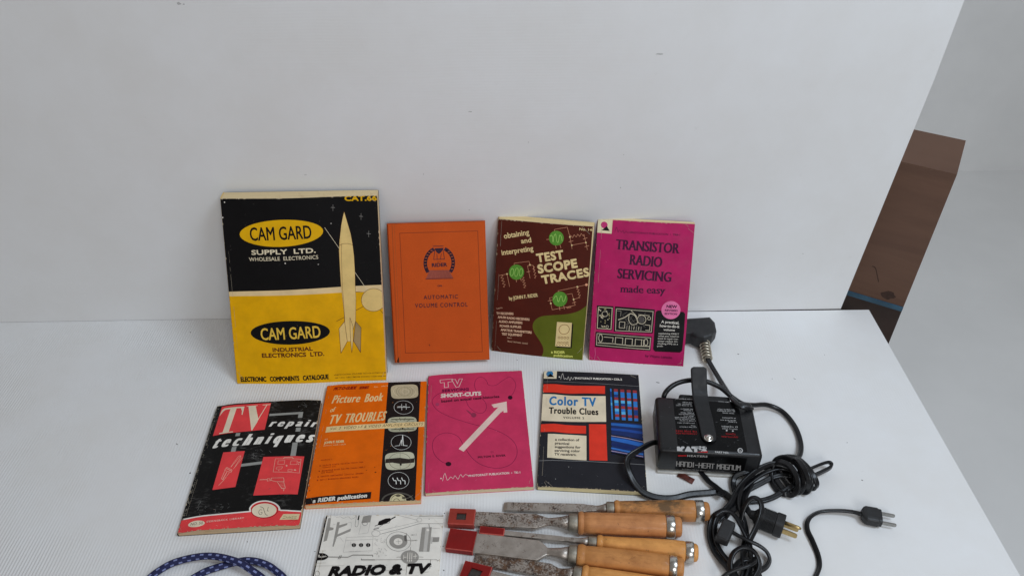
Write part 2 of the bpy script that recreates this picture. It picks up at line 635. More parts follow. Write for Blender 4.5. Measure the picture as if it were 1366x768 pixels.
# ------------------------------------------------------------------ sweeps and solids
def catmull3(pts, n=8, closed=False):
    P_ = [Vector(p) for p in pts]
    N = len(P_)
    out = []
    for i in range(N if closed else N - 1):
        if closed: p0, p1, p2, p3 = P_[i - 1], P_[i], P_[(i + 1) % N], P_[(i + 2) % N]
        else: p0, p1, p2, p3 = P_[max(0, i - 1)], P_[i], P_[i + 1], P_[min(N - 1, i + 2)]
        for j in range(n):
            t = j / n
            out.append(.5 * ((2 * p1) + (p2 - p0) * t + (2 * p0 - 5 * p1 + 4 * p2 - p3) * t * t + (3 * p1 - p0 - 3 * p2 + p3) * t ** 3))
    if not closed: out.append(P_[-1])
    return out
def round_sec(r, n=12): return [(r * math.cos(2 * math.pi * i / n), r * math.sin(2 * math.pi * i / n)) for i in range(n)]
def twin_sec(r, d, n=9):
    """two round wires moulded side by side"""
    out = []
    for sx, a0 in ((1, -1.95), (-1, math.pi - 1.95)):
        for i in range(n):
            a = a0 + 3.9 * i / (n - 1)
            out.append((sx * d / 2 * 1.0 + r * math.cos(a), r * math.sin(a)))
    return out
def sweep(bm, pts, sec, side=None, caps=True, roll=None, scale=None, uv=None):
    """sec (x along side, y along normal) in mm carried along pts (mm)"""
    n = len(pts)
    rings = []
    prev = None
    dist = 0
    dists = []
    for i, p in enumerate(pts):
        if i: dist += (pts[i] - pts[i - 1]).length
        dists.append(dist)
        t = (pts[min(n - 1, i + 1)] - pts[max(0, i - 1)]).normalized()
        if side is not None:
            s_ = Vector(side)
            s_ = (s_ - t * s_.dot(t))
        elif prev is None:
            s_ = t.cross(Vector((0, 0, 1)))
            if s_.length < .2: s_ = t.cross(Vector((0, 1, 0)))
        else: s_ = prev - t * prev.dot(t)
        s_.normalize()
        prev = s_
        nrm = s_.cross(t).normalized()
        a = roll(i / (n - 1)) if roll else 0
        ca, sa = math.cos(a), math.sin(a)
        k = scale(i / (n - 1)) if scale else 1
        ring = []
        for x, y in sec:
            x, y = x * k, y * k
            ring.append(bm.verts.new((p + s_ * (x * ca - y * sa) + nrm * (x * sa + y * ca)) * MM))
        rings.append(ring)
    m_ = len(sec)
    L = bm.loops.layers.uv.verify() if uv else None
    for i in range(n - 1):
        for j in range(m_):
            f = bm.faces.new([rings[i][j], rings[i][(j + 1) % m_], rings[i + 1][(j + 1) % m_], rings[i + 1][j]])
            f.smooth = True
            if L:
                for lp, (uu, vv) in zip(f.loops, ((j / m_, dists[i]), ((j + 1) / m_, dists[i]), ((j + 1) / m_, dists[i + 1]), (j / m_, dists[i + 1]))):
                    lp[L].uv = (uu, vv * .001)
    if caps:
        bm.faces.new(rings[0][::-1])
        bm.faces.new(rings[-1])
def lathe_x(bm, prof, n=28, mi=0):
    """profile [(x, r)] turned about the x axis, mm"""
    rings = []
    for x, r in prof:
        if r < 1e-4: rings.append([bm.verts.new(Vector((x, 0, 0)) * MM)])
        else: rings.append([bm.verts.new(Vector((x, r * math.cos(2 * math.pi * i / n), r * math.sin(2 * math.pi * i / n))) * MM) for i in range(n)])
    for a, b in zip(rings, rings[1:]):
        for i in range(n):
            j = (i + 1) % n
            q = [a[i % len(a)], a[j % len(a)], b[j % len(b)], b[i % len(b)]]
            u = []
            for v in q:
                if v not in u: u.append(v)
            if len(u) > 2:
                f = bm.faces.new(u)
                f.smooth = True
                f.material_index = mi
    for r_, rev in ((rings[0], False), (rings[-1], True)):
        if len(r_) > 2: bm.faces.new(r_[::-1] if rev else r_).material_index = mi
def box(bm, x0, y0, z0, x1, y1, z1, bev=0, seg=2):
    V = [bm.verts.new(Vector((x, y, z)) * MM) for x in (x0, x1) for y in (y0, y1) for z in (z0, z1)]
    fs = [bm.faces.new([V[i] for i in q]) for q in ((0, 1, 3, 2), (4, 6, 7, 5), (0, 4, 5, 1), (2, 3, 7, 6), (0, 2, 6, 4), (1, 5, 7, 3))]
    if bev:
        es = list({e for f in fs for e in f.edges})
        bmesh.ops.bevel(bm, geom=es, offset=bev * MM, segments=seg, profile=.5, affect='EDGES')
    return V

# ------------------------------------------------------------------ the setting
WALL_Y, WALL_A, TAB_R = 964.21, R(0.4496), 589.8
wall_white = rgb(238, 238, 238)
tm = table_mat('white fluted plastic table sheet', 0, .60, (.80, .80, .80, 1), (.80, .785, .765, 1))
wm = table_mat('white plastic backdrop sheet', 2, .10, (.80, .80, .80, 1), (.80, .79, .775, 1))
speck = simple('grime specks', (.10, .09, .08, 1), .8)

bm = bmesh.new()
box(bm, -1150, 210, -6, TAB_R, 966.5, 0, .8, 2)
rnd = random.Random(4)
for i, (x, y, a, b) in enumerate(((985, 472, 1.6, .9), (878, 510, 3.2, .8), (253.5, 630.5, 1.3, 1.1), (254, 443, 1.1, .8), (1100, 473, .7, .6), (1060, 505, 2.2, .5), (1150, 640, 1.4, .7), (1092, 735, 2.2, .6),
                             (236, 592, 1.6, .7), (593, 684, .9, .9), (591, 728, .8, .9), (592, 760, 1, .8), (690, 480, 1.2, .6), (1030, 505, .8, .6), (420, 735, .8, .6), (330, 722, .9, .5), (1130, 590, .8, .5), (700, 672, .9, .5))):
    c = at(x, y)
    vs_ = []
    an = rnd.uniform(-.9, .3)
    for k in range(9):
        t = 2 * math.pi * k / 9
        q = rnd.uniform(.7, 1.2)
        dx, dy = a * q * math.cos(t), b * q * math.sin(t)
        vs_.append(bm.verts.new(Vector((c.x + dx * math.cos(an) - dy * math.sin(an), c.y + dx * math.sin(an) + dy * math.cos(an), .05)) * MM))
    bm.faces.new(vs_).material_index = 1
tag(obj('table', bm, [tm, speck]), kind='structure')

bm = bmesh.new()
V = []
for x, z in ((-1250, 0.6), (543.5, .6), (565, 400), (578, 900), (-1250, 900)):
    V.append((x, z))
yw = lambda x: WALL_Y + math.tan(WALL_A) * x
fr_ = [bm.verts.new(Vector((x, yw(x), z)) * MM) for x, z in V]
bk_ = [bm.verts.new(Vector((x, yw(x) + 5, z)) * MM) for x, z in V]
bm.faces.new(fr_)
bm.faces.new(bk_[::-1])
for i in range(5): bm.faces.new([fr_[(i + 1) % 5], fr_[i], bk_[i], bk_[(i + 1) % 5]])
for x, y, a, b in ((240, 4, 2.6, 1.8), (246, 5, 1.6, .8), (627, 149, 2.6, .7), (565, 232, .9, .9), (705, 190, .8, .7), (828, 251, 1.0, 1.0), (832, 207, .9, .6), (1072, 340, 1.6, .5), (880, 73, 5, 1.0), (626, 280, 1.4, .6), (408, 232, 2.4, .5)):
    d = _fw + _rt * ((x - CX) / F_PX) - _up * ((y - CY) / F_PX)
    t = (WALL_Y) / d.y
    c = Vector((0, 0, CAM_Z)) + d * t
    vs_ = []
    for k in range(9):
        q = rnd.uniform(.6, 1.2)
        xx = c.x + a * q * math.cos(2 * math.pi * k / 9)
        vs_.append(bm.verts.new(Vector((xx, yw(xx) - .06, c.z + b * q * math.sin(2 * math.pi * k / 9))) * MM))
    bm.faces.new(vs_).material_index = 1
speck2 = simple('pale wall scuffs', (.46, .45, .44, 1), .8)
tag(obj('backdrop', bm, [wm, speck2]), kind='structure')

floor_m = simple('plain pale floor', (.80, .80, .79, 1), .8, var=.04, sc=3)
bm = bmesh.new()
box(bm, -3000, -1500, -720, 3000, 3000, -700)
tag(obj('floor', bm, floor_m), kind='structure')

# brown wooden chest with a blue strip, standing behind the backdrop's right edge
def wood_panel_mat():
    mt, nt, bs = newmat('brown wooden board')
    n = noise_n(nt, 1, 5, .6, coord(nt, 'Object', (2.2, 6, 26)), .6)
    col = mixc(nt, ramp(nt, n, .3, .75), rgb(84, 58, 44, 1.2), rgb(104, 75, 58, 1.2))
    nt.links.new(col, bs.inputs['Base Color'])
    bs.inputs['Roughness'].default_value = .6
    bump(nt, bs, n, .2, .001)
    return mt
blue_m = simple('blue painted strip', rgb(44, 78, 98, 1.2), .45, var=.25, sc=40)
lower_m = simple('dark brown lower board', rgb(52, 35, 28, .9), .6, var=.2, sc=18)
knot_m = simple('dark knot', rgb(62, 40, 30, 1.0), .7, var=.3, sc=200)
def ray_hit(x, y, p0, n):
    d = _fw + _rt * ((x - CX) / F_PX) - _up * ((y - CY) / F_PX)
    C_ = Vector((0, 0, CAM_Z))
    return C_ + d * ((Vector(p0) - C_).dot(n) / d.dot(n))
PO = Vector((560, 1040, -700))
pr = thing('wooden_chest', 'brown wooden chest with a narrow blue strip, past the right edge of the backdrop', 'chest', PO * MM)
pdir = Vector((.86, -.51, 0)).normalized()       # its front runs to the right and towards the viewer
pn = Vector((-pdir.y, pdir.x, 0))                # away from the viewer
P0 = Vector((560, 1040, 0))
s1 = ray_hit(1130, 391, P0, pn); s2 = ray_hit(1195, 409, P0, pn)
zs = (s1.z + s2.z) / 2
top_l = ray_hit(1195, 214, P0, pn)
end_l = (ray_hit(1209, 400, P0, pn) - P0).dot(pdir)
def slab(l0, l1, z0, z1, d0, d1):
    bm_ = bmesh.new()
    V_ = []
    for l in (l0, l1):
        for d in (d0, d1):
            for z in (z0, z1):
                V_.append(bm_.verts.new((P0 + pdir * l + pn * d + Vector((0, 0, z)) - PO) * MM))
    for q in ((0, 1, 3, 2), (4, 6, 7, 5), (0, 4, 5, 1), (2, 3, 7, 6), (0, 2, 6, 4), (1, 5, 7, 3)): bm_.faces.new([V_[i] for i in q])
    bmesh.ops.recalc_face_normals(bm_, faces=bm_.faces[:])
    return bm_
bmw = slab(-260, end_l, zs + 5, top_l.z, 0, 120)
c = ray_hit(1185, 393, P0, pn)
vs_ = []
for k in range(14):
    q = rnd.uniform(.75, 1.15)
    vs_.append(bmw.verts.new((c + pdir * 11 * q * math.cos(k * .4488) + Vector((0, 0, 9 * q * math.sin(k * .4488))) - pn * .15 - PO) * MM))
bmw.faces.new(vs_).material_index = 1
crk = [ray_hit(x, y, P0, pn) - pn * .15 - PO for x, y in catmull2([(1160, 357), (1164, 355), (1168, 358), (1170, 366), (1172, 376)], 4)]
for a, b in zip(crk, crk[1:]):
    o_ = Vector((0, 0, .8)) + pdir * .5
    bmw.faces.new([bmw.verts.new(q * MM) for q in (a - o_, b - o_, b + o_, a + o_)]).material_index = 1
obj('board', bmw, [wood_panel_mat(), knot_m], pr)
obj('blue_strip', slab(-260, end_l, zs - 3, zs + 4.9, -3, 119), blue_m, pr)
obj('lower_board', slab(-260, end_l, -695, zs - 3.2, 1, 118), lower_m, pr)
# pale room surface beyond
room_m = simple('pale painted plaster', (.84, .84, .83, 1), .8, var=.05, sc=3, bumpk=.4, bs_scale=40)
bm = bmesh.new()
box(bm, -3000, 2600, -700, 3000, 2650, 2600)
tag(obj('wall', bm, room_m), kind='structure')

# ------------------------------------------------------------------ books
LEAN, FLAT = 'books leaning against the backdrop', 'books lying flat on the table'
CREAM = ink(205, 190, 160)
WHITE = ink(215, 208, 196)
BLACK = ink(13, 11, 12, k=1.0, rough=.5, wear=.08)
INKK = ink(16, 12, 13, k=1.0, wear=.02)
WORN = simple('rubbed paper edge', rgb(176, 160, 132, 1.4), .85, var=.25, sc=300)

def cover_catalogue(p):
    A = lambda: p.frame(280, 240, 5.464)
    B = lambda: p.frame(280, 380, 5.464)
    yel = ink(206, 152, 2, k=1.65); cream = ink(212, 182, 116); dk = ink(74, 28, 14, wear=.02); tan = ink(140, 118, 80)
    ye2 = ink(216, 164, 8, k=1.65)
    pale = ink(206, 180, 134)
    B()
    p.poly([(120, 40), (955, 14), (1400, 0), (1400, 72), (1080, 52), (955, 58), (120, 80)], pale)
    p.poly([(100, 79), (955, 57), (1400, 52), (1400, 800), (100, 800)], yel)
    A()
    p.poly([(40, 60), (1300, 60), (1300, 0 + 765), (1300, 768), (955, 780), (100, 810)], BLACK)
    p.ell(527, 380, 307, 98, ye2, -1)
    p.text('CAM GARD', (303, 431), (752, 422), 94, INKK, bold=.014)
    cr2 = ink(214, 200, 170)
    p.text('SUPPLY  LTD.', (312, 535), (780, 526), 33, cr2, bold=.035)
    p.text('WHOLESALE  ELECTRONICS', (292, 582), (800, 572), 27, cr2, bold=.006)
    p.text('CAT.66', (988, 164), (1212, 169), 34, ye2, bold=.045)
    gry = ink(130, 126, 120)
    for x, y in ((903, 210), (1103, 280), (1158, 405)):
        p.line([(x, y - 22), (x, y + 22)], .35, gry)
        p.line([(x - 13, y - 3), (x + 13, y)], .45, gry)
    for x, y in ((560, 598), (92, 260), (106, 148), (890, 322), (800, 612)): p.ell(x, y, 5, 5, gry if x > 600 else WHITE, n=8)
    p.line([(845, 350), (950, 505)], .55, cr2)
    p.line([(1060, 675), (1122, 765), (1155, 812)], .55, cr2)
    # rocket
    def q(x, y): return (x, y + 764.96)      # second frame continues the first one
    body = [(983, 240), (1005, 315), (1030, 400), (1043, 470), (1055, 560), (1062, 680), (1064, 765), q(1070, 100), q(1068, 265), q(1050, 330), q(1036, 410), q(1008, 410), q(998, 330), q(990, 262), q(985, 190), q(975, 100), (963, 765), (955, 640), (948, 520), (952, 440), (962, 340), (974, 275)]
    p.poly(body, cream)
    p.line(body + [body[0]], .4, dk)
    p.poly([(948, 520), (952, 440), (962, 420), (966, 520), (969, 640), (977, 765), q(990, 190), q(985, 190), q(975, 100), (963, 765), (955, 640)], ink(190, 160, 100))
    p.line([(966, 470), (966, 560), (972, 765), q(992, 262)], .4, dk)
    p.line([(950, 480), (980, 470), (1010, 470), (1043, 480)], .5, dk)
    B()
    lf = [(990, 264), (950, 316), (965, 494), (1010, 410)]
    p.poly(lf, cream); p.line(lf + [lf[0]], .6, dk)
    rf = [(1068, 265), (1108, 311), (1105, 490), (1055, 408)]
    p.poly(rf, tan); p.line(rf + [rf[0]], .6, dk)
    mf = [(1028, 238), (1050, 300), (1052, 405), (1043, 492), (1034, 408), (1030, 330)]
    p.poly(mf, cream); p.line(mf + [mf[0]], .5, dk)
    p.ell(1195, 112, 86, 82, cream); p.ring(1195, 112, 86, 82, .55, dk)
    p.line([(1125, 157), (1070, 186)], .6, dk); p.line([(985, 236), (932, 262)], .6, dk); p.line([(1245, 186), (1275, 226), (1300, 260)], .6, dk)
    p.ell(594, 340, 299, 94, ye2, -1.2)
    p.ell(594, 340, 292, 87, BLACK, -1.2)
    p.text('CAM GARD', (384, 396), (820, 375), 85, ink(230, 190, 70), bold=.012)
    p.text('INDUSTRIAL', (470, 481), (762, 469), 27, dk, bold=.035)
    p.text('ELECTRONICS  LTD.', (390, 525), (845, 508), 29, dk, bold=.035)
    p.text('ELECTRONIC   COMPONENTS   CATALOGUE', (230, 710), (878, 678), 33, INKK, bold=.035)
    p.micro((918, 655), (1285, 637), 10, dk, 1); p.micro((925, 677), (1285, 662), 10, dk, 2)
    p.scuffs(ink(160, 120, 30), 3, 22, (0, 0, p.W, p.H * .45))
    p.scuffs(ink(70, 66, 64), 5, 26, (0, p.H * .5, p.W, p.H))
    p.poly([(100, 60), (140, 60), (152, 280), (206, 738), (150, 760)], ink(60, 44, 16)) if False else None

book('catalogue', 'thick yellow and black catalogue with a rocket on its cover, largest of the leaning books', LEAN, (222.8, 275.6), 16, (-412.7, 812.0), R(.63), R(27.21),
     [(293.7, 262.3), (502.4, 264.7), (316.6, 513.2), (516, 506.3)], BLACK, cover_catalogue, paper_mat(206, 184, 142),
     bend_u=lambda t: 2.2 * math.sin(math.pi * min(1, t * 1.25)) ** 1.4 - 1.2 * t, spine_m=ink(190, 160, 96), wear_m=WORN, seed=2, cat='catalogue')

def cover_orange(p):
    p.frame(510, 285, 3.747)
    dk = ink(104, 40, 18, wear=.02); nav = ink(44, 26, 40, wear=.02); pur = ink(120, 58, 48)
    p.line([(84, 95), (478, 92), (500, 690), (120, 697), (84, 95)], .75, dk)
    p.line([(44, 50), (84, 740)], 1.0, ink(138, 62, 24))
    p.line([(56, 50), (97, 740)], .7, ink(150, 70, 28))
    p.ring(286, 250, 70, 76, 5.2, nav, n=30, a0=-32, a1=62)
    p.ring(286, 250, 70, 76, 5.2, nav, n=30, a0=118, a1=212)
    rnd_ = random.Random(8)
    for a in list(range(-24, 60, 12)) + list(range(124, 206, 12)):
        x, y = 286 + 70 * math.cos(R(a)), 250 - 76 * math.sin(R(a))
        p.line([(x - 4, y), (x + 4, y)], .8, ink(170, 86, 44))
    p.line([(254, 165), (306, 165)], .9, nav)
    p.poly([(262, 176), (308, 174), (296, 196), (284, 204), (272, 196)], nav)
    p.line([(264, 180), (258, 232), (312, 231), (304, 180)], .8, nav)
    p.line([(274, 205), (276, 232)], .7, nav); p.line([(296, 205), (292, 232)], .7, nav)
    p.micro((276, 246), (298, 246), 6, dk, 4)
    p.text('RIDER', (250, 269), (325, 267), 17, nav, bold=.04, serif=.03)
    p.poly([(238, 286), (334, 286), (356, 326), (220, 328)], pur)
    for k in range(6):
        t = k / 6
        p.line([(238 - 18 * t, 288 + 38 * t), (334 + 22 * t, 288 + 36 * t)], .28, ink(160, 82, 60))
    for k in range(7):
        p.line([(243 + 14 * k, 287), (224 + 21 * k, 327)], .25, ink(150, 76, 56))
    p.line([(218, 330), (356, 328)], .7, nav)
    p.text('ON', (279, 369), (300, 368), 8, nav, bold=.03)
    p.text('AUTOMATIC', (210, 431), (380, 428), 19, nav, bold=.01, space=1.25)
    p.text('VOLUME CONTROL', (167, 473), (428, 468), 20, nav, bold=.01, space=1.25)
    p.ell(240, 658, 3, 4, dk, n=9); p.ell(440, 618, 2, 2, dk, n=7)
    p.poly([(78, 735), (88, 715), (90, 745), (84, 755)], ink(60, 30, 14))

def cloth_mat(r, g, b):
    mt, nt, bs = newmat('woven book cloth')
    c = rgb(r, g, b, 1.55)
    co = coord(nt)
    col = mixc(nt, ramp(nt, noise_n(nt, 26, 4, .6, co), .3, .7), scl(c, .86), scl(c, 1.08))
    col = mixc(nt, ramp(nt, noise_n(nt, 1100, 2, .6, co), .35, .7), scl(c, .86), col)
    nt.links.new(col, bs.inputs['Base Color'])
    bs.inputs['Roughness'].default_value = .72
    bs.inputs['Specular IOR Level'].default_value = .18
    bump(nt, bs, noise_n(nt, 1300, 2, .6, co), .35, .0004)
    return mt
OCL = cloth_mat(172, 70, 20)
book('hardcover_book', 'orange cloth hardcover with ruled border and round emblem, leaning beside the yellow catalogue', LEAN, (143.2, 211.7), 14, (-179.1, 859.1), R(1.83), R(27.35),
     [(515.9, 297.8), (647.4, 297), (529.2, 483.8), (652.8, 479.3)], OCL, cover_orange, paper_mat(150, 110, 74), wear_m=simple('rubbed orange cloth', rgb(120, 62, 34, 1.4), .8, var=.3, sc=200), hard=True, seed=3, edge=.5)

def cover_scope(p):
    D = lambda: p.frame(650, 280, 6.98)
    E_ = lambda: p.frame(650, 380, 6.98)
    ln = ink(206, 146, 112, wear=.02); grn = ink(74, 122, 42); lg = ink(150, 186, 96, wear=.02); ol = ink(78, 84, 20); cr = ink(222, 198, 142)
    E_()
    p.poly(catmull2([(960, 175), (925, 208), (850, 256), (750, 280), (600, 287), (500, 296), (442, 330), (420, 380), (435, 440), (480, 510), (513, 570), (520, 615), (505, 660)], 6) + [(505, 760), (1000, 760), (1000, 175)], ol)
    D()
    p.text('obtaining', (152, 273), (383, 230), 50, cr, bold=.022)
    p.text('and', (310, 315), (402, 302), 46, cr, bold=.022)
    p.text('interpreting', (133, 427), (422, 382), 48, cr, bold=.022)
    p.text('TEST', (462, 490), (706, 455), 76, cr, bold=.045, serif=.05, space=1.1)
    p.text('SCOPE', (474, 592), (835, 540), 76, cr, bold=.05, space=1.1)
    p.text('TRACES', (512, 692), (950, 626), 74, cr, bold=.045, serif=.04, space=1.1)
    p.text('No. 146', (855, 188), (996, 201), 24, cr, bold=.02)
    def circ(x, y): p.ell(x, y, 70, 70, grn)
    w = .42
    p.line([(618, 200), (618, 180), (740, 158), (765, 250), (786, 365)], w, ln)
    p.zig((765, 250), (900, 230), 13, 8, w, ln); p.line([(900, 230), (918, 308), (784, 330)], w, ln); p.line([(918, 308), (932, 378)], w, ln)
    for a in (((756, 298), (796, 288)), ((893, 274), (930, 262)), ((908, 348), (946, 338)), ((630, 330), (636, 360)), ((672, 326), (680, 356)), ((545, 276), (566, 274))): p.line(a, w * 1.3, ln)
    for x, y in ((765, 252), (784, 331), (918, 308), (390, 515), (180, 601)): p.ell(x, y, 8, 8, cr, n=10)
    circ(637, 262); p.smooth([(578, 245), (590, 235), (600, 250), (606, 300), (612, 250), (630, 225), (640, 290), (655, 300), (668, 235), (684, 250), (692, 290)], .6, lg)
    p.line([(245, 520), (245, 500), (382, 482), (390, 515), (368, 526), (393, 640)], w, ln)
    p.line([(390, 515), (422, 522), (430, 570)], w, ln); p.zig((424, 530), (444, 640), 9, 8, w, ln)
    p.line([(105, 616), (180, 601), (205, 718)], w, ln); p.zig((130, 612), (160, 722), 12, 8, w, ln); p.zig((325, 630), (348, 728), 12, 8, w, ln)
    for a in (((265, 650), (268, 674)), ((304, 640), (312, 664)), ((362, 582), (392, 574))): p.line(a, w * 1.3, ln)
    circ(267, 583)
    for k in range(3): p.ring(226 + 41 * k, 584, 15, 34 if k != 1 else 40, .55, lg, rot=8)
    E_()
    p.line([(655, 80), (655, 60), (835, 28), (935, 10)], w, ln); p.ell(922, 12, 13, 13, ln, n=12)
    p.zig((835, 28), (860, 130), 10, 8, w, ln); p.line([(860, 130), (800, 145), (785, 90), (735, 96)], w, ln)
    p.line([(800, 145), (815, 200), (600, 236), (585, 175), (575, 125), (604, 120)], w, ln)
    for a in (((790, 178), (822, 170)), ((560, 152), (600, 146)), ((664, 196), (672, 240)), ((706, 190), (714, 232))): p.line(a, w * 1.3, ln)
    for x, y in ((800, 146), (587, 176), (835, 28)): p.ell(x, y, 8, 8, cr, n=10)
    p.zig((735, 222), (775, 214), 8, 6, w, ln)
    circ(672, 138); p.smooth([(612, 140), (622, 120), (640, 110), (652, 155), (662, 158), (678, 112), (690, 118), (700, 160), (716, 150), (728, 110)], .6, lg)
    p.text('by JOHN F. RIDER', (205, 142), (467, 112), 31, cr, bold=.025)
    tx = ink(196, 160, 130, wear=.02)
    p.micro((90, 226), (142, 216), 12, tx, 6)
    for st, a, b in (('TV RECEIVERS', (90, 272), (243, 277)), ('AM-FM RADIO RECEIVERS', (102, 306), (390, 331)), ('AUDIO AMPLIFIERS', (112, 345), (325, 361)), ('POWER SUPPLIES', (122, 386), (315, 399)), ('AMATEUR TRANSMITTERS', (130, 420), (410, 450)), ('TEST EQUIPMENT', (140, 458), (325, 474))):
        p.text(st, a, b, 20, tx, bold=.03)
    p.micro((188, 488), (232, 492), 11, tx, 7); p.micro((194, 520), (385, 547), 13, tx, 8)
    p.poly([(658, 362), (797, 374), (782, 597), (642, 582)], INKK)
    p.poly([(645, 348), (785, 362), (770, 585), (628, 570)], cr)
    br = ink(110, 62, 24, wear=.02)
    p.ring(712, 420, 48, 44, .8, br)
    for j, y in enumerate((494, 540)):
        for k in range(4): p.ring(664 + 27 * k - j * 4, y + k * 2, 9, 9, .6, br, n=14)
    for k in range(5): p.ell(645 + 27 * k, 560 + 2 * k, 5, 5, br, n=8)
    lt = ink(190, 190, 96)
    p.text('a RIDER', (592, 632), (717, 641), 21, lt, bold=.04); p.text('publication', (616, 662), (790, 681), 21, lt, bold=.03)
    p.poly([(p.W - 2.2, p.H), (p.W, p.H), (p.W, 0), (p.W - .7, 0), (p.W - .9, p.H * .5)], ink(188, 168, 128), False)
    p.scuffs(ink(110, 60, 44), 9, 20)

book('paperback_book', 'dark brown and olive paperback with green circular scope screens, leaning beside the orange hardcover', LEAN, (142.5, 209.1), 12, (-32.9, 877.6), R(-9.72), R(23.13),
     [(663.6, 292.6), (793.3, 302.2), (657.2, 466), (776.8, 482.4)], ink(66, 22, 12), cover_scope, paper_mat(206, 182, 132),
     bend_u=lambda t: .9 * math.sin(math.pi * t) - 3.2 * max(0, t - .75) , spine_m=ink(150, 122, 84), wear_m=WORN, seed=4)

def cover_magenta(p):
    Fm = lambda: p.frame(780, 285, 7.313)
    G = lambda: p.frame(780, 385, 6.98)
    dk = ink(52, 8, 40, wear=.02); pk = ink(206, 104, 146); mg = ink(160, 40, 92); cr = ink(206, 194, 160)
    Fm()
    p.poly([(100, 30), (273, 60), (262, 196), (100, 186)], cr)
    p.ell(190, 112, 33, 32, mg); p.poly([(164, 164), (216, 122), (244, 170)], INKK)
    p.sign(292, 172, 450, 186, 40, .5, dk, 5)
    p.text('PHOTOFACT PUBLICATION  •  TRB-1', (448, 190), (930, 214), 17, dk, bold=.02)
    p.text('TRANSISTOR', (303, 345), (917, 387), 96, dk, serif=.085, fat=.035)
    p.text('RADIO', (440, 494), (748, 520), 98, dk, serif=.085, fat=.035)
    p.text('SERVICING', (318, 626), (838, 664), 94, dk, serif=.085, fat=.035)
    G()
    p.text('made easy', (335, 30), (745, 46), 66, dk, serif=.08, fat=.03)
    # three panels of chassis pictures
    p.poly([(112, 154), (266, 160), (254, 384), (104, 376)], INKK); p.line([(125, 170), (254, 178), (242, 374), (114, 366), (125, 170)], .8, cr)
    cs = cr; cr = ink(168, 158, 136)
    rnd_ = random.Random(12)
    for k in range(44):
        x, y = rnd_.uniform(130, 236), rnd_.uniform(186, 356)
        p.ell(x, y, rnd_.uniform(4, 13), rnd_.uniform(3, 8), (INKK, cr, ink(128, 118, 84))[k % 3], rnd_.uniform(0, 180), 8)
    p.ring(185, 232, 26, 24, .8, cr); p.ell(185, 232, 20, 18, INKK); p.ell(150, 325, 22, 12, INKK, 20); p.ell(215, 318, 14, 18, INKK, 20); p.ring(206, 350, 12, 12, .6, cr)
    p.poly([(280, 160), (652, 190), (632, 412), (268, 394)], INKK)
    p.line([(292, 182), (636, 208), (618, 398), (284, 384), (292, 182)], .9, cr)
    p.smooth([(312, 284), (370, 262), (425, 228), (470, 250), (488, 290)], 1.4, cr); p.smooth([(412, 230), (408, 290), (440, 330), (490, 310), (470, 250)], 1.1, cr)
    p.ring(528, 282, 40, 40, 1.0, cr); p.ell(528, 282, 28, 28, ink(60, 56, 54)); p.ring(598, 272, 14, 14, .8, cr)
    p.line([(322, 302), (372, 306), (368, 362), (318, 358), (322, 302)], .9, cr); p.line([(432, 200), (480, 250)], 1.0, cr); p.line([(500, 236), (600, 246)], .9, cr)
    p.line([(300, 200), (336, 204), (332, 250)], .6, ink(130, 124, 112))
    for k in range(7): p.line([(392 + 22 * k, 340 + 2 * k), (388 + 22 * k, 382 + rnd_.uniform(-10, 6))], 1.0, cr if k % 2 else ink(120, 114, 104))
    for k in range(10): p.line([(rnd_.uniform(300, 600), rnd_.uniform(210, 370)), (rnd_.uniform(300, 600), rnd_.uniform(210, 370))], .3, ink(110, 104, 96))
    p.line([(560, 330), (606, 336), (602, 384), (566, 380)], .9, cr)
    p.poly([(100, 396), (622, 440), (610, 572), (92, 536)], INKK)
    p.line([(112, 412), (612, 452), (602, 560), (106, 518), (112, 412)], .9, cr)
    p.line([(120, 498), (260, 506), (420, 524), (600, 532)], 1.2, cr)
    p.ring(145, 455, 17, 34, 1.0, cr)
    p.line([(178, 444), (262, 450), (256, 490)], 1.0, cr)
    for x in (285, 352, 378, 442, 470, 528, 548): p.line([(x, 446 + (x - 285) * .09), (x - 4, 500 + (x - 285) * .1)], 1.0, cr)
    for x in (290, 382, 474): p.line([(x, 447 + (x - 285) * .09), (x + 60, 452 + (x - 285) * .09)], .9, cr)
    p.ring(568, 492, 17, 30, .9, cr)
    # blurb
    p.poly(catmull2([(680, 197), (920, 214), (936, 232), (926, 400), (908, 575), (888, 592), (655, 578), (636, 560), (648, 380), (662, 210), (680, 197)], 1), BLACK)
    p.ell(803, 195, 90, 84, pk)
    p.text('NEW', (762, 172), (858, 177), 25, dk, bold=.05); p.text('REVISED', (746, 204), (864, 210), 17, dk, bold=.04); p.text('EDITION', (744, 236), (858, 241), 17, dk, bold=.04)
    p.text('A practical,', (712, 313), (878, 327), 24, WHITE, bold=.02); p.text('how-to-do-it', (698, 350), (880, 363), 25, WHITE, bold=.02); p.text('volume', (733, 385), (838, 392), 20, WHITE, bold=.02)
    for k, (st, x1) in enumerate((('explaining ONLY', 878), ('what you need to', 876), ('know to repair tran-', 872), ('sistor radios (in-', 868), ('cluding FM) at a', 868), ('profit.', 728))):
        p.text(st, (686 - 2.6 * k, 417 + 23.5 * k), (x1, 426 + 23.5 * k - (8 if k == 5 else 0)), 14, WHITE, bold=.005)
    p.text('by Wayne Lemons', (562, 628), (812, 648), 22, dk, serif=.03)
    p.scuffs(pk, 14, 16); p.line([(92, 545), (96, 600), (88, 650)], .5, pk)

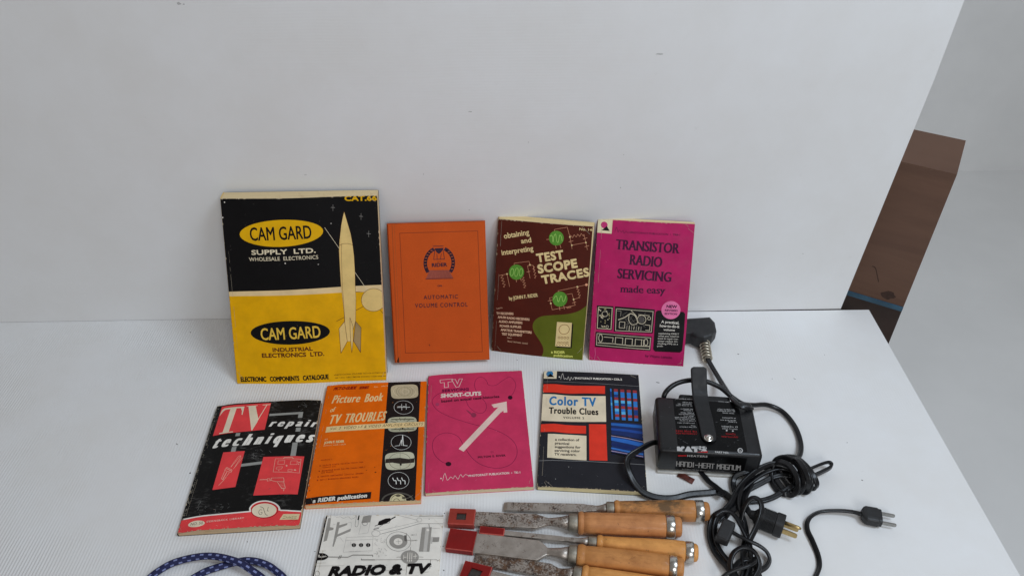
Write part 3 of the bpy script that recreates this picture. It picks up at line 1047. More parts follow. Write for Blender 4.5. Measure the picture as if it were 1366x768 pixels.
book('paperback_book', 'magenta paperback with dark serif title and three chassis pictures, rightmost leaning book', LEAN, (143.4, 216.3), 6, (117.1, 854.9), R(-6.82), R(31.07),
     [(797.8, 292.5), (927.7, 298.7), (785, 479.6), (911.5, 488.9)], ink(152, 20, 76), cover_magenta, paper_mat(206, 184, 140),
     bend_u=lambda t: .8 * math.sin(math.pi * t) - .6 * t, spine_m=ink(130, 24, 70), wear_m=WORN, seed=5, edge=.7)

def smeared_black():
    mt, nt, bs = newmat('rubbed black card')
    co = coord(nt)
    mp = nt.nodes.new('ShaderNodeMapping')
    mp.inputs['Rotation'].default_value = (0, 0, .7)
    mp.inputs['Scale'].default_value = (90, 260, 60)
    nt.links.new(co, mp.inputs['Vector'])
    st = ramp(nt, noise_n(nt, 1, 5, .7, mp.outputs['Vector'], .8), .50, .72)
    pt = ramp(nt, noise_n(nt, 26, 3, .6, co), .50, .70)
    fine = ramp(nt, noise_n(nt, 500, 2, .6, co), .62, .75)
    f = math_n(nt, 'ADD', math_n(nt, 'MULTIPLY', math_n(nt, 'MULTIPLY', st, pt), .6), math_n(nt, 'MULTIPLY', fine, .06))
    nt.links.new(mixc(nt, f, (.0055, .005, .005, 1), (.26, .25, .24, 1)), bs.inputs['Base Color'])
    bs.inputs['Roughness'].default_value = .5
    bs.inputs['Specular IOR Level'].default_value = .15
    bump(nt, bs, noise_n(nt, 30, 3, .5, co), .3, .0012)
    return mt
RUBBED = smeared_black()
def cover_repair(p):
    Hh = lambda: p.frame(230, 520, 6.83)
    I = lambda: p.frame(220, 610, 6.83)
    red = ink(200, 58, 60, wear=.2); cr = ink(206, 192, 168); pk = ink(236, 176, 156, wear=.02); gy = ink(126, 126, 122); wh = ink(216, 212, 204); dkr = ink(140, 20, 26)
    Hh()
    p.line([(880, 232), (1150, 208), (1176, 206)], 4.0, gy, cap=False); p.line([(1172, 196), (1162, 250)], 6.0, gy, cap=False)
    p.line([(1148, 340), (1142, 376)], 6.4, gy, cap=False); p.line([(1118, 476), (1098, 600)], 7.0, gy, cap=False)
    p.line([(598, 398), (590, 426)], 6.0, gy, cap=False); p.line([(562, 524), (550, 572)], 6.2, gy, cap=False); p.line([(600, 694), (826, 664)], 4.6, gy, cap=False)
    p.poly([(448, 152), (896, 122), (838, 366), (366, 416)], red)
    p.poly([(532, 168), (588, 163), (508, 396), (452, 402)], cr)
    p.poly([(448, 186), (470, 170), (655, 158), (652, 170), (480, 184), (458, 200), (424, 240)], cr); p.poly([(655, 158), (636, 234), (628, 232), (632, 200), (622, 172)], cr)
    p.poly([(426, 394), (552, 384), (548, 392), (424, 404)], cr)
    p.poly([(690, 157), (756, 151), (778, 262), (772, 296), (722, 376), (716, 372)], cr)
    p.line([(720, 370), (858, 142)], 1.1, cr); p.line([(676, 157), (772, 149)], 1.0, cr); p.line([(822, 143), (888, 137)], 1.0, cr)
    p.text('repair', (880, 337), (1298, 322), 42, wh, xh=True, fat=.06, serif=.02, slant=.35, space=1.6)
    p.text('techniques', (356, 532), (1258, 462), 64, wh, xh=True, fat=.055, serif=.02, slant=.35, space=1.75)
    p.frame(220, 610, 6.83)
    dx, dy = 68.3, -614.7
    def hp(pts): return [(x + dx, y + dy) for x, y in pts]
    p.poly([(68.3 + 462, 574 + dy), (68.3 + 657, 561 + dy), (638, 272), (430, 298)], red)
    p.poly([(68.3 + 826, 614 + dy), (68.3 + 1202, 597 + dy), (1208, 330), (800, 350)], red)
    p.line(hp([(530, 705), (600, 608), (618, 604), (622, 616), (560, 715)]), .55, pk)
    p.line([(600, 92), (688, -10)], .5, pk); p.line([(622, 108), (704, 8)], .5, pk)
    p.line([(560, 94), (610, 118), (600, 140), (542, 122), (560, 94)], .6, pk); p.line([(556, 104), (604, 128)], .8, pk)
    p.line([(542, 130), (512, 196)], .6, pk); p.line([(584, 142), (536, 206)], .6, pk); p.line([(560, 140), (526, 200)], 1.0, pk); p.line([(512, 198), (535, 208), (488, 256)], .6, pk)
    p.line([(1004, 14), (1240, 10), (1224, 136), (984, 134), (1004, 14)], .55, pk); p.line([(1078, 12), (1086, 2), (1160, -2), (1170, 10)], .9, pk)
    p.line([(1030, 32), (1092, 28), (1084, 64), (1026, 66), (1030, 32)], .5, pk); p.line([(1148, 30), (1206, 28), (1202, 62), (1140, 64), (1148, 30)], .5, pk)
    p.line([(1018, 88), (1070, 86), (1062, 106), (1010, 108), (1018, 88)], .5, pk); p.line([(1122, 110), (1160, 108), (1156, 124), (1118, 126), (1122, 110)], .5, pk)
    p.ell(1108, 76, 8, 8, pk, n=10); p.ell(1184, 112, 12, 6, pk, n=10); p.ell(1222, 40, 6, 5, pk, n=8); p.ell(1218, 56, 6, 5, pk, n=8); p.ell(1036, 122, 5, 4, pk, n=8)
    p.line([(862, 207), (930, 204)], .9, pk); p.line([(930, 196), (950, 196), (960, 214), (930, 218), (930, 196)], .6, pk)
    p.line([(966, 190), (1080, 186), (1084, 220), (1010, 222), (966, 212), (966, 190)], .6, pk); p.line([(1080, 222), (1096, 280), (1062, 284), (1022, 226)], .6, pk)
    p.line([(1064, 286), (1084, 282), (1080, 306)], .8, pk)
    for k in range(4): p.line([(1040 + 6 * k, 232 + 13 * k), (1080 + 3 * k, 228 + 13 * k)], .35, pk)
    # bottom band
    band = [(100, 560), (150, 547), (750, 497), (770, 490)] + [(905 - 138 * math.cos(R(a)), 484 - 84 * math.sin(R(a))) for a in range(10, 171, 10)] + [(1056, 484), (1260, 482)]
    p.poly(band + [(1300, 700), (60, 740)], red)
    p.smooth(band[1:], 1.9, wh, 2)
    p.ring(904, 484, 122, 70, 1.1, dkr, -3)
    p.ell(900, 486, 114, 64, cr, -3)
    p.smooth([(880, 482), (862, 480), (850, 500), (858, 522), (876, 520), (880, 504), (868, 506)], .5, INKK); p.line([(938, 456), (928, 490), (940, 492)], .5, INKK); p.smooth([(864, 452), (890, 462), (900, 490), (912, 520), (930, 530)], .5, INKK)
    p.ell(282, 600, 77, 29, cr, -4); p.text('NO. 50', (226, 612), (338, 606), 24, ink(90, 70, 56), bold=.0)
    p.text('GERNSBACK LIBRARY', (373, 592), (714, 561), 15, ink(240, 196, 180), bold=.02, space=1.2)
    smr = ink(120, 120, 118)
    rnd_ = random.Random(3)
    for cx, cy, n_ in ((330, 460, 9), (520, 470, 8)):
        for k in range(n_):
            x, y = cx + rnd_.gauss(0, 28), cy + rnd_.gauss(0, 20)
            a = rnd_.gauss(-.6, .4); L = rnd_.uniform(6, 34)
            p.line([(x, y), (x + L * math.cos(a), y + L * math.sin(a))], rnd_.uniform(.1, .35), smr)
    p.frame(230, 520, 6.83)
    for cx, cy, n_ in ((750, 610, 12), (1180, 140, 10), (820, 556, 4)):
        for k in range(n_):
            x, y = cx + rnd_.gauss(0, 36), cy + rnd_.gauss(0, 20)
            a = rnd_.gauss(.5, .5); L = rnd_.uniform(6, 34)
            p.line([(x, y), (x + L * math.cos(a), y + L * math.sin(a))], rnd_.uniform(.1, .3), smr)
    p.scuffs(ink(70, 70, 72), 21, 60)
    p.scuffs(ink(236, 190, 176), 22, 14, (0, 0, p.W, p.H * .14))
    # peeled spine edge
    p.step(); i = p.mi(ink(96, 92, 84))
    for k in range(120):
        v = rnd_.uniform(8, p.H - 2); L = rnd_.uniform(.6, 3.2); w = rnd_.uniform(.3, 2.2)
        u = rnd_.uniform(0, 2.6)
        p.face([(u, v), (u + w, v + L * .2), (u + w * .7, v + L), (u, v + L * .8)], i, p.k + .3 * (k % 3))

trv = book('paperback_book', 'worn black paperback with red panels and slanted white title, leftmost book lying flat', FLAT, (148.4, 209.9), 9, (-414.2, 552.0), R(3.3), 0,
     [(289.3, 541.2), (428.4, 531), (235.4, 708.4), (398.9, 700)], RUBBED, cover_repair, paper_mat(176, 150, 118),
     bend_u=lambda t: -3.4 * max(0, .16 - t) / .16 + 1.0 * math.sin(math.pi * t) - 2.4 * max(0, t - .86) / .14, bend_v=lambda t: .8 * math.sin(3 * t) , spine_m=simple('scuffed black spine', (.03, .028, .026, 1), .8, var=.8, sc=500), wear_m=WORN, seed=6, edge=1.3)
# price sticker on that book
stk = Print(24, 8.2, [(375.9, 683.6), (400.3, 686.1), (374.5, 692.3), (398.3, 694.2)])
stk.rect(0, 0, 24, 8.2, ink(186, 168, 132))
stk.frame(220, 610, 6.83)
stk.micro((1088, 552), (1202, 562), 28, ink(130, 118, 88), 11)
_u = (1062 / 6.83 + 220, 562 / 6.83 + 610)
bm = stk.finish(lambda u, v, dz: Vector((122.4 + u + v * .1, 8.4 + v - u * .035, 9.85 - max(0, (u - 10)) * .045 + dz)) * MM)
tag(obj('price_sticker', bm, stk.mats, trv), 'small peeling beige price sticker')

def cover_picture(p):
    J = lambda: p.frame(400, 500, 7.589)
    K = lambda: p.frame(400, 590, 7.589)
    blk = ink(22, 16, 16); cr = ink(228, 200, 144); dr = ink(122, 22, 8, wear=.02); wv = ink(206, 206, 200, wear=.02); bei = ink(160, 148, 120); gb = ink(150, 148, 126)
    J()
    dyk = 683.0                                   # K frame = J frame moved down
    p.poly([(890, 40), (1224, 40), (1222, 62), (1168, 593 + dyk), (1160, 640 + dyk), (792, 640 + dyk), (795, 605 + dyk)], blk)
    p.text('PICT-O-GUIDE', (335, 157), (556, 148), 27, dr, bold=.05, slant=.3); p.text('SERIES', (590, 147), (683, 142), 24, dr, bold=.05, slant=.3)
    p.micro((745, 130), (800, 126), 12, cr, 31); p.micro((818, 122), (890, 116), 12, cr, 32)
    p.text('Picture', (318, 291), (590, 278), 78, cr, serif=.045, slant=.18, fat=.022, space=1.15); p.text('Book', (648, 278), (822, 264), 80, cr, serif=.045, slant=.18, fat=.022, space=1.15)
    p.text('of', (298, 379), (344, 374), 44, cr, serif=.04, slant=.25, fat=.02)
    p.text('TV', (284, 500), (388, 492), 88, cr, serif=.05, slant=.2, fat=.022, space=1.2); p.text('TROUBLES', (436, 490), (846, 462), 90, cr, serif=.05, slant=.2, fat=.022, space=1.2)
    def rr(cx, cy, w, h, rot, mt):
        pts = []
        for i in range(40):
            a = 2 * math.pi * i / 40
            c, s_ = math.cos(a), math.sin(a)
            x = w / 2 * math.copysign(abs(c) ** .45, c); y = h / 2 * math.copysign(abs(s_) ** .45, s_)
            cr_, sr = math.cos(R(rot)), math.sin(R(rot))
            pts.append((cx + x * cr_ - y * sr, cy + x * sr + y * cr_))
        p.poly(pts, mt)
    rr(1056, 166, 280, 142, -4, bei); p.ring(1056, 166, 84, 62, .5, ink(110, 100, 80)); p.ring(1056, 166, 60, 44, .5, ink(120, 110, 88)); p.ring(1062, 166, 34, 24, .5, ink(186, 174, 146)); p.ring(1056, 166, 112, 60, .6, ink(184, 172, 142))
    for k in range(7): p.line([(955 + 33 * k, 116 - 2 * k), (958 + 33 * k, 222 - 2 * k)], .2, ink(120, 112, 92))
    p.ring(1046, 328, 98, 68, .45, wv)
    p.line([(982, 330), (1110, 324)], .8, wv); p.line([(1026, 296), (1028, 356)], .6, wv); p.line([(1070, 292), (1074, 346)], .6, wv); p.line([(985, 322), (1018, 320)], .8, wv); p.line([(1040, 318), (1064, 318)], .8, wv)
    rr(1034, 500, 300, 152, -3, gb)
    for k in range(14):
        a = R(360 * k / 14); p.line([(1034 + 75 * math.cos(a), 500 + 40 * math.sin(a)), (1034 + 132 * math.cos(a), 500 + 66 * math.sin(a))], .7, ink(60, 56, 44))
    p.line([(925, 452), (1150, 446)], 1.6, ink(86, 82, 62)); p.line([(925, 556), (1150, 546)], 1.6, ink(86, 82, 62)); p.poly([(1020, 530), (1050, 528), (1036, 556)], INKK)
    p.ring(1022, 684, 103, 76, .45, wv)
    p.line([(958, 722), (1006, 716), (1024, 660), (1030, 716)], .7, wv); p.line([(1028, 700), (1038, 612), (1046, 716), (1084, 718)], .9, wv)
    p.poly([(268, 527), (1278, 468), (1272, 520), (254, 584)], cr)
    p.text('Vol. 3  VIDEO I-F & VIDEO AMPLIFIER CIRCUITS', (298, 562), (1242, 506), 27, ink(70, 56, 40, wear=.02), slant=.2, space=1.1)
    p.micro((246, 660), (276, 658), 20, cr, 33)
    p.text('JOHN F. RIDER', (242, 697), (440, 686), 22, cr, bold=.04); p.micro((232, 722), (455, 710), 12, cr, 34)
    K()
    p.micro((210, 180), (326, 176), 12, dr, 35)
    for k, (x0, y0, x1, y1) in enumerate(((228, 236, 635, 206), (226, 256, 366, 248), (220, 290, 655, 258), (212, 310, 340, 300), (208, 346, 638, 320), (202, 380, 596, 356))):
        p.micro((x0, y0), (x1, y1), 14, dr, 40 + k)
        if k not in (1, 3): p.ell(x0 - 26, y0 - 5, 6, 6, dr, n=8)
    p.poly([(40, 552), (718, 503), (710, 571), (30, 614)], blk)
    p.text('a RIDER publication', (128, 600), (668, 556), 36, ink(226, 222, 212), bold=.05, slant=.15, space=1.1)
    rr(1010, 190, 304, 176, -4, ink(166, 164, 142)); p.poly([(862, 172), (920, 166), (1010, 158), (1100, 170), (1160, 160), (1158, 206), (1090, 214), (1010, 220), (930, 208), (860, 214)], ink(38, 32, 28))
    p.ring(1010, 192, 112, 82, .5, ink(70, 66, 54)); p.line([(1012, 110), (1012, 272)], .3, ink(70, 66, 54)); p.ell(1018, 228, 12, 10, INKK, n=10)
    p.ring(996, 390, 108, 84, .45, wv)
    for k in range(3): p.smooth([(936 + 46 * k, 364 - k), (948 + 46 * k, 388), (968 + 46 * k, 392), (972 + 46 * k, 424)], 1.1, wv)
    p.ring(986, 596, 158, 80, 2.2, ink(70, 66, 60), a0=10, a1=170); p.ring(990, 594, 78, 66, 1.4, ink(176, 166, 132), a0=0, a1=180); p.ell(990, 600, 72, 62, ink(176, 166, 132)); p.ring(975, 600, 30, 26, .8, ink(90, 80, 60)); p.ell(992, 542, 26, 14, ink(80, 74, 60), n=12); p.ell(1050, 566, 20, 14, ink(80, 74, 60), n=12)
    for x, y, r_ in ((752, 255, 5), (668, 285, 5), (760, 305, 9), (92, 426, 7), (98, 474, 6), (240, 660, 6), (790, 628, 9)): p.ell(x, y, r_, r_ * .7, ink(90, 40, 10), n=8)
    p.scuffs(ink(226, 140, 60), 24, 24)

book('paperback_book', 'orange paperback with a black strip of screen pictures, flat beside the pink arrow book', FLAT, (146.5, 210.1), 8, (-265.4, 589.3), R(2.43), 0,
     [(436.2, 514.5), (569.3, 507.2), (406, 672.4), (561.4, 667.7)], ink(212, 94, 4), cover_picture, paper_mat(196, 170, 130),
     bend_u=lambda t: -1.6 * max(0, .12 - t) / .12 + .9 * math.sin(math.pi * t) - .5 * t, bend_v=lambda t: .5 * math.sin(3 * t), spine_m=ink(170, 84, 20), wear_m=WORN, seed=7)

def cover_short(p):
    p.frame(560, 485, 4.15)
    dk = ink(84, 12, 48, wear=.02); wh = ink(236, 214, 206); ar = ink(206, 178, 168); ink2 = ink(40, 10, 26, wear=.02)
    cv = catmull2([(500, 190), (522, 155), (530, 112), (500, 76), (460, 95), (420, 122), (382, 122), (366, 95), (342, 78), (312, 90), (303, 130), (325, 175), (360, 215), (368, 250), (345, 277), (305, 270), (270, 240), (256, 208)], 6)
    p.line(cv, .55, dk)
    cv = catmull2([(130, 160), (92, 176), (68, 212), (100, 262), (180, 302), (300, 340), (390, 360), (480, 400), (530, 450), (536, 510), (500, 560), (430, 580), (350, 565), (290, 525), (245, 460), (210, 405), (150, 385), (95, 402), (70, 442), (80, 500), (120, 542), (158, 556)], 6)
    p.line(cv, .6, dk)
    p.ell(500, 190, 13, 11, ink2); p.ell(158, 556, 16, 12, ink2)
    Tt = [(112, 94), (180, 88), (178, 103), (156, 106), (158, 134), (136, 136), (136, 108), (114, 110), (112, 94)]
    Vv = [(176, 92), (197, 91), (208, 116), (218, 88), (236, 88), (216, 133), (200, 134), (176, 92)]
    p.line(Tt, .75, wh); p.line(Vv, .75, wh)
    p.text('SERVICING', (124, 161), (270, 152), 14, dk, bold=.06, space=1.15)
    p.text('SHORT-CUTS', (118, 191), (338, 178), 19, wh, bold=.06)
    p.text('based on actual case histories', (120, 218), (440, 191), 14, ink2, bold=.03)
    p.poly([(214, 474), (434, 244), (458, 262), (242, 489)], ar)
    p.poly([(396, 230), (480, 212), (484, 272), (464, 274), (458, 240), (410, 248)], ar)
    p.poly([(432, 238), (466, 228), (466, 260), (450, 272)], ar)
    p.micro((392, 496), (408, 494), 9, dk, 50)
    p.text('MILTON S. KIVER', (322, 525), (474, 514), 10, ink2, bold=.04, space=1.1)
    p.text('a', (114, 638), (121, 637), 8, wh, bold=.05)
    p.sign(126, 646, 268, 620, 36, .55, wh, 9)
    p.text('PHOTOFACT PUBLICATION  •  TK-1', (271, 628), (556, 607), 11, wh, bold=.03)
    sm = ink(120, 40, 64)
    p.ell(298, 288, 15, 13, sm, n=12); p.ell(275, 275, 24, 4, sm, 40, n=12); p.ell(97, 228, 11, 9, ink(140, 50, 80), n=10)
    p.scuffs(ink(200, 110, 140), 25, 22)

book('paperback_book', 'pink paperback with pale diagonal arrow and looping dark line, lying flat on the table', FLAT, (140.3, 211.9), 6.5, (-114.6, 607.0), R(3.24), 0,
     [(571.6, 501.4), (696.1, 494.6), (566.7, 657.3), (712.3, 649.3)], ink(170, 44, 78), cover_short, paper_mat(196, 178, 146),
     bend_u=lambda t: -1.2 * max(0, .1 - t) / .1 + .7 * math.sin(math.pi * t), bend_v=lambda t: .5 * math.sin(3 * t), spine_m=ink(110, 28, 62), wear_m=WORN, seed=8)

def cover_colour(p):
    p.frame(710, 485, 4.15)
    red = ink(196, 50, 34); cr = ink(212, 198, 170); gy = ink(130, 130, 130); blu = ink(34, 98, 146); wh = ink(206, 200, 190)
    p.poly([(50, 30), (136, 47), (133, 89), (50, 83)], cr)
    p.ell(96, 60, 19, 17, ink(40, 100, 140), n=24); p.poly([(80, 77), (100, 58), (122, 80)], INKK)
    p.text('a', (146, 82), (153, 82), 8, wh, bold=.04)
    p.sign(158, 90, 240, 92, 30, .45, wh, 15)
    p.text('PHOTOFACT PUBLICATION • COL-2', (238, 91), (497, 95), 10, wh, bold=.03)
    p.line([(60, 102), (340, 114), (600, 127)], .4, gy)
    p.poly(catmull2([(40, 116), (100, 117), (200, 126), (300, 128), (402, 128)], 4) + catmull2([(402, 172), (300, 170), (200, 172), (110, 164), (40, 160)], 4), red)
    p.poly(catmull2([(40, 168), (100, 173), (220, 184), (405, 184)], 4) + catmull2([(408, 327), (250, 328), (120, 324), (30, 314)], 4), cr)
    p.text('Color TV', (95, 233), (350, 241), 45, blu, bold=.03, space=1.15)
    p.text('Trouble Clues', (92, 280), (363, 289), 33, INKK, bold=.03, space=1.12)
    p.text('VOLUME 2', (170, 309), (285, 312), 10, INKK, bold=.03, space=1.2)
    p.poly(catmull2([(30, 336), (120, 338), (200, 346), (296, 350)], 4) + catmull2([(296, 393), (200, 390), (120, 382), (30, 378)], 4), red)
    p.poly([(312, 340), (407, 341), (414, 541), (314, 538)], red)
    p.poly(catmull2([(86, 391), (160, 396), (298, 404)], 4) + catmull2([(298, 539), (200, 533), (82, 521)], 4), cr)
    for k, (st, x1) in enumerate((('a collection of', 258), ('practical', 202), ('suggestions for', 265), ('servicing color', 262), ('TV receivers.', 242))):
        p.text(st, (126 - k, 430 + 20 * k), (x1, 434 + 20 * k), 13, ink(44, 38, 34, wear=.02), bold=.03)
    b1 = ink(42, 104, 168); b2 = ink(24, 54, 110); rd = ink(130, 46, 50); b3 = ink(76, 150, 190)
    rnd_ = random.Random(5)
    for x, w in ((434, 8), (462, 22), (498, 22), (534, 22), (568, 22)):
        n_ = 11
        for k in range(n_):
            y0 = 142 + (x - 430) * .06 + k * 15.6; y1 = y0 + 15.8
            sh = k * .75
            mt = rnd_.choice((b1, b1, b2, b3)) if k % 3 else (rd if x > 440 else b1)
            p.poly([(x - w / 2 + sh, y0), (x + w / 2 + sh, y0 + .5), (x + w / 2 + sh + .7, y1), (x - w / 2 + sh + .7, y1 - .5)], mt)
    base = [(436, 330), (608, 338), (618, 525), (438, 505)]
    p.poly(base, ink(24, 40, 84))
    def bandp(y0, y1, y2, h, mt, dx=0): p.poly([(435, y0), (520, y1), (614, y2), (614, y2 + h), (520, y1 + h), (435, y0 + h * .8)], mt)
    bandp(334, 338, 346, 16, ink(34, 84, 150)); bandp(362, 368, 380, 14, ink(30, 62, 130)); bandp(396, 408, 426, 6, INKK); bandp(403, 415, 434, 4, ink(150, 130, 140)); bandp(412, 424, 444, 22, ink(40, 92, 164)); bandp(446, 458, 476, 12, ink(22, 36, 84)); bandp(468, 484, 500, 10, ink(48, 100, 170)); bandp(486, 500, 516, 4, ink(160, 140, 160)); bandp(494, 508, 524, 10, INKK)
    p.line([(30, 536), (300, 545), (625, 562)], .55, gy)
    p.scuffs(ink(90, 90, 92), 26, 30)
    for x, y in ((128, 640), (200, 575), (90, 660)): p.ell(x, y, 2.5, 2.5, gy, n=7)

book('paperback_book', 'black paperback with cream title box, red blocks and blue stripes, flat beside the heater', FLAT, (140.7, 210.6), 7.5, (29.8, 614.9), R(-4.67), 0,
     [(725.7, 495.8), (852.2, 500), (716.7, 648.4), (863, 656.6)], ink(30, 30, 34), cover_colour, paper_mat(196, 182, 140),
     bend_u=lambda t: -1.6 * max(0, .12 - t) / .12 + 1.0 * math.sin(2.6 * t), bend_v=lambda t: .5 * math.sin(3 * t), spine_m=ink(58, 56, 52), wear_m=WORN, seed=9)

# white book cut by the lower edge of the picture
RT, RW, RH, RROT = 6.0, 146.4, 212.0, R(-.35)
rc, rs = math.cos(RROT), math.sin(RROT)
r_tl = at(435.6, 687.3, RT)
r_tl.z = 0
r_o = r_tl - Vector((-rs, rc, 0)) * RH
def proj(P_):
    d = P_ - Vector((0, 0, CAM_Z))
    z = d.dot(_fw)
    return (CX + F_PX * d.dot(_rt) / z, CY - F_PX * d.dot(_up) / z)
r_px = [proj(r_o + Vector((rc, rs, 0)) * u + Vector((-rs, rc, 0)) * v + Vector((0, 0, RT))) for u, v in ((0, RH), (RW, RH), (0, 0), (RW, 0))]
def cover_white(p):
    p.frame(410, 670, 6.83)
    g1 = ink(128, 124, 118); g2 = ink(160, 156, 150); ln = ink(96, 92, 88, wear=.02); lt = ink(150, 146, 140, wear=.02)
    p.line([(180, 112), (60, 640), (40, 740)], 1.6, INKK)
    p.poly([(190, 142), (216, 140), (206, 222), (240, 228), (236, 248), (200, 254), (178, 344), (146, 356)], g1)
    p.poly([(272, 178), (296, 176), (290, 206), (366, 186), (362, 204), (288, 232), (276, 288), (398, 236), (392, 262), (270, 312), (240, 400), (228, 398)], g1)
    p.smooth([(190, 128), (205, 116), (216, 132), (200, 140)], .35, ln)
    p.smooth([(250, 124), (300, 112), (360, 116), (430, 112), (438, 132), (400, 150), (372, 128), (330, 142), (300, 128), (262, 136)], .5, lt)
    p.smooth([(360, 190), (398, 180), (400, 230)], .35, lt); p.line([(240, 330), (300, 318), (330, 360)], .3, lt)
    p.poly([(468, 112), (478, 112), (470, 160), (456, 158)], INKK); p.smooth([(448, 116), (442, 160), (436, 210), (450, 222), (462, 206), (468, 160)], .4, ln)
    p.poly([(510, 128), (588, 110), (574, 180), (492, 188)], g1); p.line([(492, 188), (468, 288), (552, 276), (574, 180)], .35, lt); p.ring(525, 192, 22, 18, .5, ln)
    p.poly([(652, 172), (712, 146), (756, 142), (762, 164), (712, 196), (668, 208), (640, 206)], INKK); p.line([(756, 156), (800, 132)], 1.6, INKK); p.line([(640, 206), (618, 214)], 1.2, ln)
    p.smooth([(610, 236), (660, 222), (700, 196), (745, 186), (750, 170)], .5, ln); p.line([(606, 246), (650, 236)], .8, INKK)
    p.smooth([(700, 100), (820, 116), (960, 150), (1010, 160)], .5, lt); p.line([(870, 100), (1010, 130), (1240, 114)], .5, lt); p.line([(1020, 122), (1240, 120)], .9, g1)
    p.ring(1020, 158, 24, 18, .5, lt); p.line([(640, 262), (860, 212), (1010, 176)], .5, lt); p.line([(660, 290), (880, 234), (1020, 192), (1240, 188)], .5, ln); p.ring(625, 282, 38, 28, .6, lt); p.line([(1050, 140), (1236, 136)], .4, lt); p.ell(1110, 150, 5, 4, g1, n=8)
    p.line([(355, 318), (600, 308), (590, 440), (328, 452), (355, 318)], .35, lt); p.line([(350, 345), (596, 336)], .35, lt); p.micro((376, 452), (486, 448), 10, lt, 61); p.line([(395, 352), (398, 382), (545, 376)], .25, lt)
    for x in (425, 490, 555): p.ell(x, 388, 20, 18, INKK, n=18); p.line([(x, 370), (x, 406)], .5, g2)
    rnd_ = random.Random(14)
    for x0, y0 in ((660, 350), (672, 450)):
        for k in range(16):
            x, y = x0 + rnd_.uniform(-50, 50), y0 + rnd_.uniform(-36, 36); a = rnd_.uniform(0, 3.1)
            p.line([(x, y), (x + 16 * math.cos(a), y + 12 * math.sin(a))], .5, g2)
    p.ring(832, 356, 112, 88, .35, ln); p.ell(830, 356, 82, 64, g1); p.ell(828, 358, 40, 32, ink(206, 200, 190)); p.line([(828, 340), (830, 376)], .35, ln); p.line([(808, 358), (850, 356)], .35, ln)
    p.line([(905, 280), (898, 340), (946, 350)], .35, ln); p.poly([(884, 300), (906, 300), (906, 356), (884, 352)], ink(84, 80, 76)); p.micro((944, 302), (996, 298), 12, ln, 62); p.micro((950, 352), (1004, 348), 12, ln, 63)
    p.poly([(1046, 228), (1134, 224), (1112, 446), (1018, 446)], g1); p.poly([(1078, 226), (1112, 225), (1088, 446), (1056, 446)], g2); p.ell(1098, 250, 14, 12, ink(216, 210, 200), n=12); p.line([(1112, 224), (1108, 196)], .6, ln)
    p.poly([(1130, 312), (1146, 310), (1136, 374), (1124, 374)], g2); p.poly([(1146, 316), (1204, 312), (1198, 352), (1140, 358)], g1)
    for k in range(5): p.line([(1150 + 11 * k, 314), (1146 + 11 * k, 356)], .35, ln)
    p.line([(1140, 236), (1206, 230)], .35, lt)
    p.ell(934, 498, 82, 62, g1); p.line([(916, 460), (912, 536)], .7, WHITE); p.line([(936, 458), (932, 538)], .7, WHITE); p.line([(954, 460), (950, 536)], .7, WHITE); p.line([(880, 500), (902, 499)], .7, WHITE); p.line([(968, 492), (1000, 488)], .7, WHITE); p.line([(880, 480), (876, 520)], .5, WHITE); p.line([(986, 470), (982, 514)], .5, WHITE)
    p.line([(944, 405), (938, 440)], .35, ln); p.line([(815, 500), (852, 498)], .35, ln); p.line([(1016, 496), (1056, 498)], .35, ln); p.line([(910, 560), (900, 660)], .35, ln)
    p.poly(catmull2([(60, 470), (108, 462), (150, 463), (180, 478), (192, 494), (178, 510), (146, 524), (100, 526), (60, 528)], 4), INKK); p.sign(100, 498, 172, 494, 22, .5, WHITE, 3)
    p.line([(190, 496), (370, 500), (416, 480), (596, 482), (598, 494)], .75, ln); p.line([(282, 514), (300, 484)], .7, ln); p.line([(296, 514), (314, 484)], .7, ln)
    p.line([(494, 516), (496, 524), (612, 524)], .9, ln); p.line([(612, 524), (1180, 518), (1188, 530), (1204, 516)], .35, ln); p.line([(1124, 520), (1116, 600)], .4, ln); p.line([(1104, 570), (1130, 568)], .6, ln); p.line([(1104, 582), (1130, 580)], .6, ln)
    p.line([(80, 578), (340, 576)], .3, lt); p.line([(490, 576), (700, 572)], .4, lt); p.micro((115, 446), (182, 442), 10, lt, 64); p.micro((92, 556), (172, 552), 8, lt, 65); p.ring(92, 648, 20, 24, .4, ln)
    p.line([(1050, 640), (1110, 630)], .35, lt); p.line([(700, 624), (900, 616)], .3, lt)
    p.text('RADIO & TV', (196, 672), (1092, 640), 80, INKK, bold=.075, slant=.28)
    p.scuffs(lt, 30, 20)

book('paperback_book', 'off-white paperback covered in grey tool drawings with bold black title, beside the chisels', FLAT, (RW, RH), RT, (r_o.x, r_o.y), RROT, 0, r_px,
     ink(212, 207, 198), cover_white, paper_mat(176, 170, 156), bend_u=lambda t: .6 * math.sin(math.pi * t) - .8 * max(0, t - .85) / .15, spine_m=ink(34, 32, 32), wear_m=WORN, seed=10)

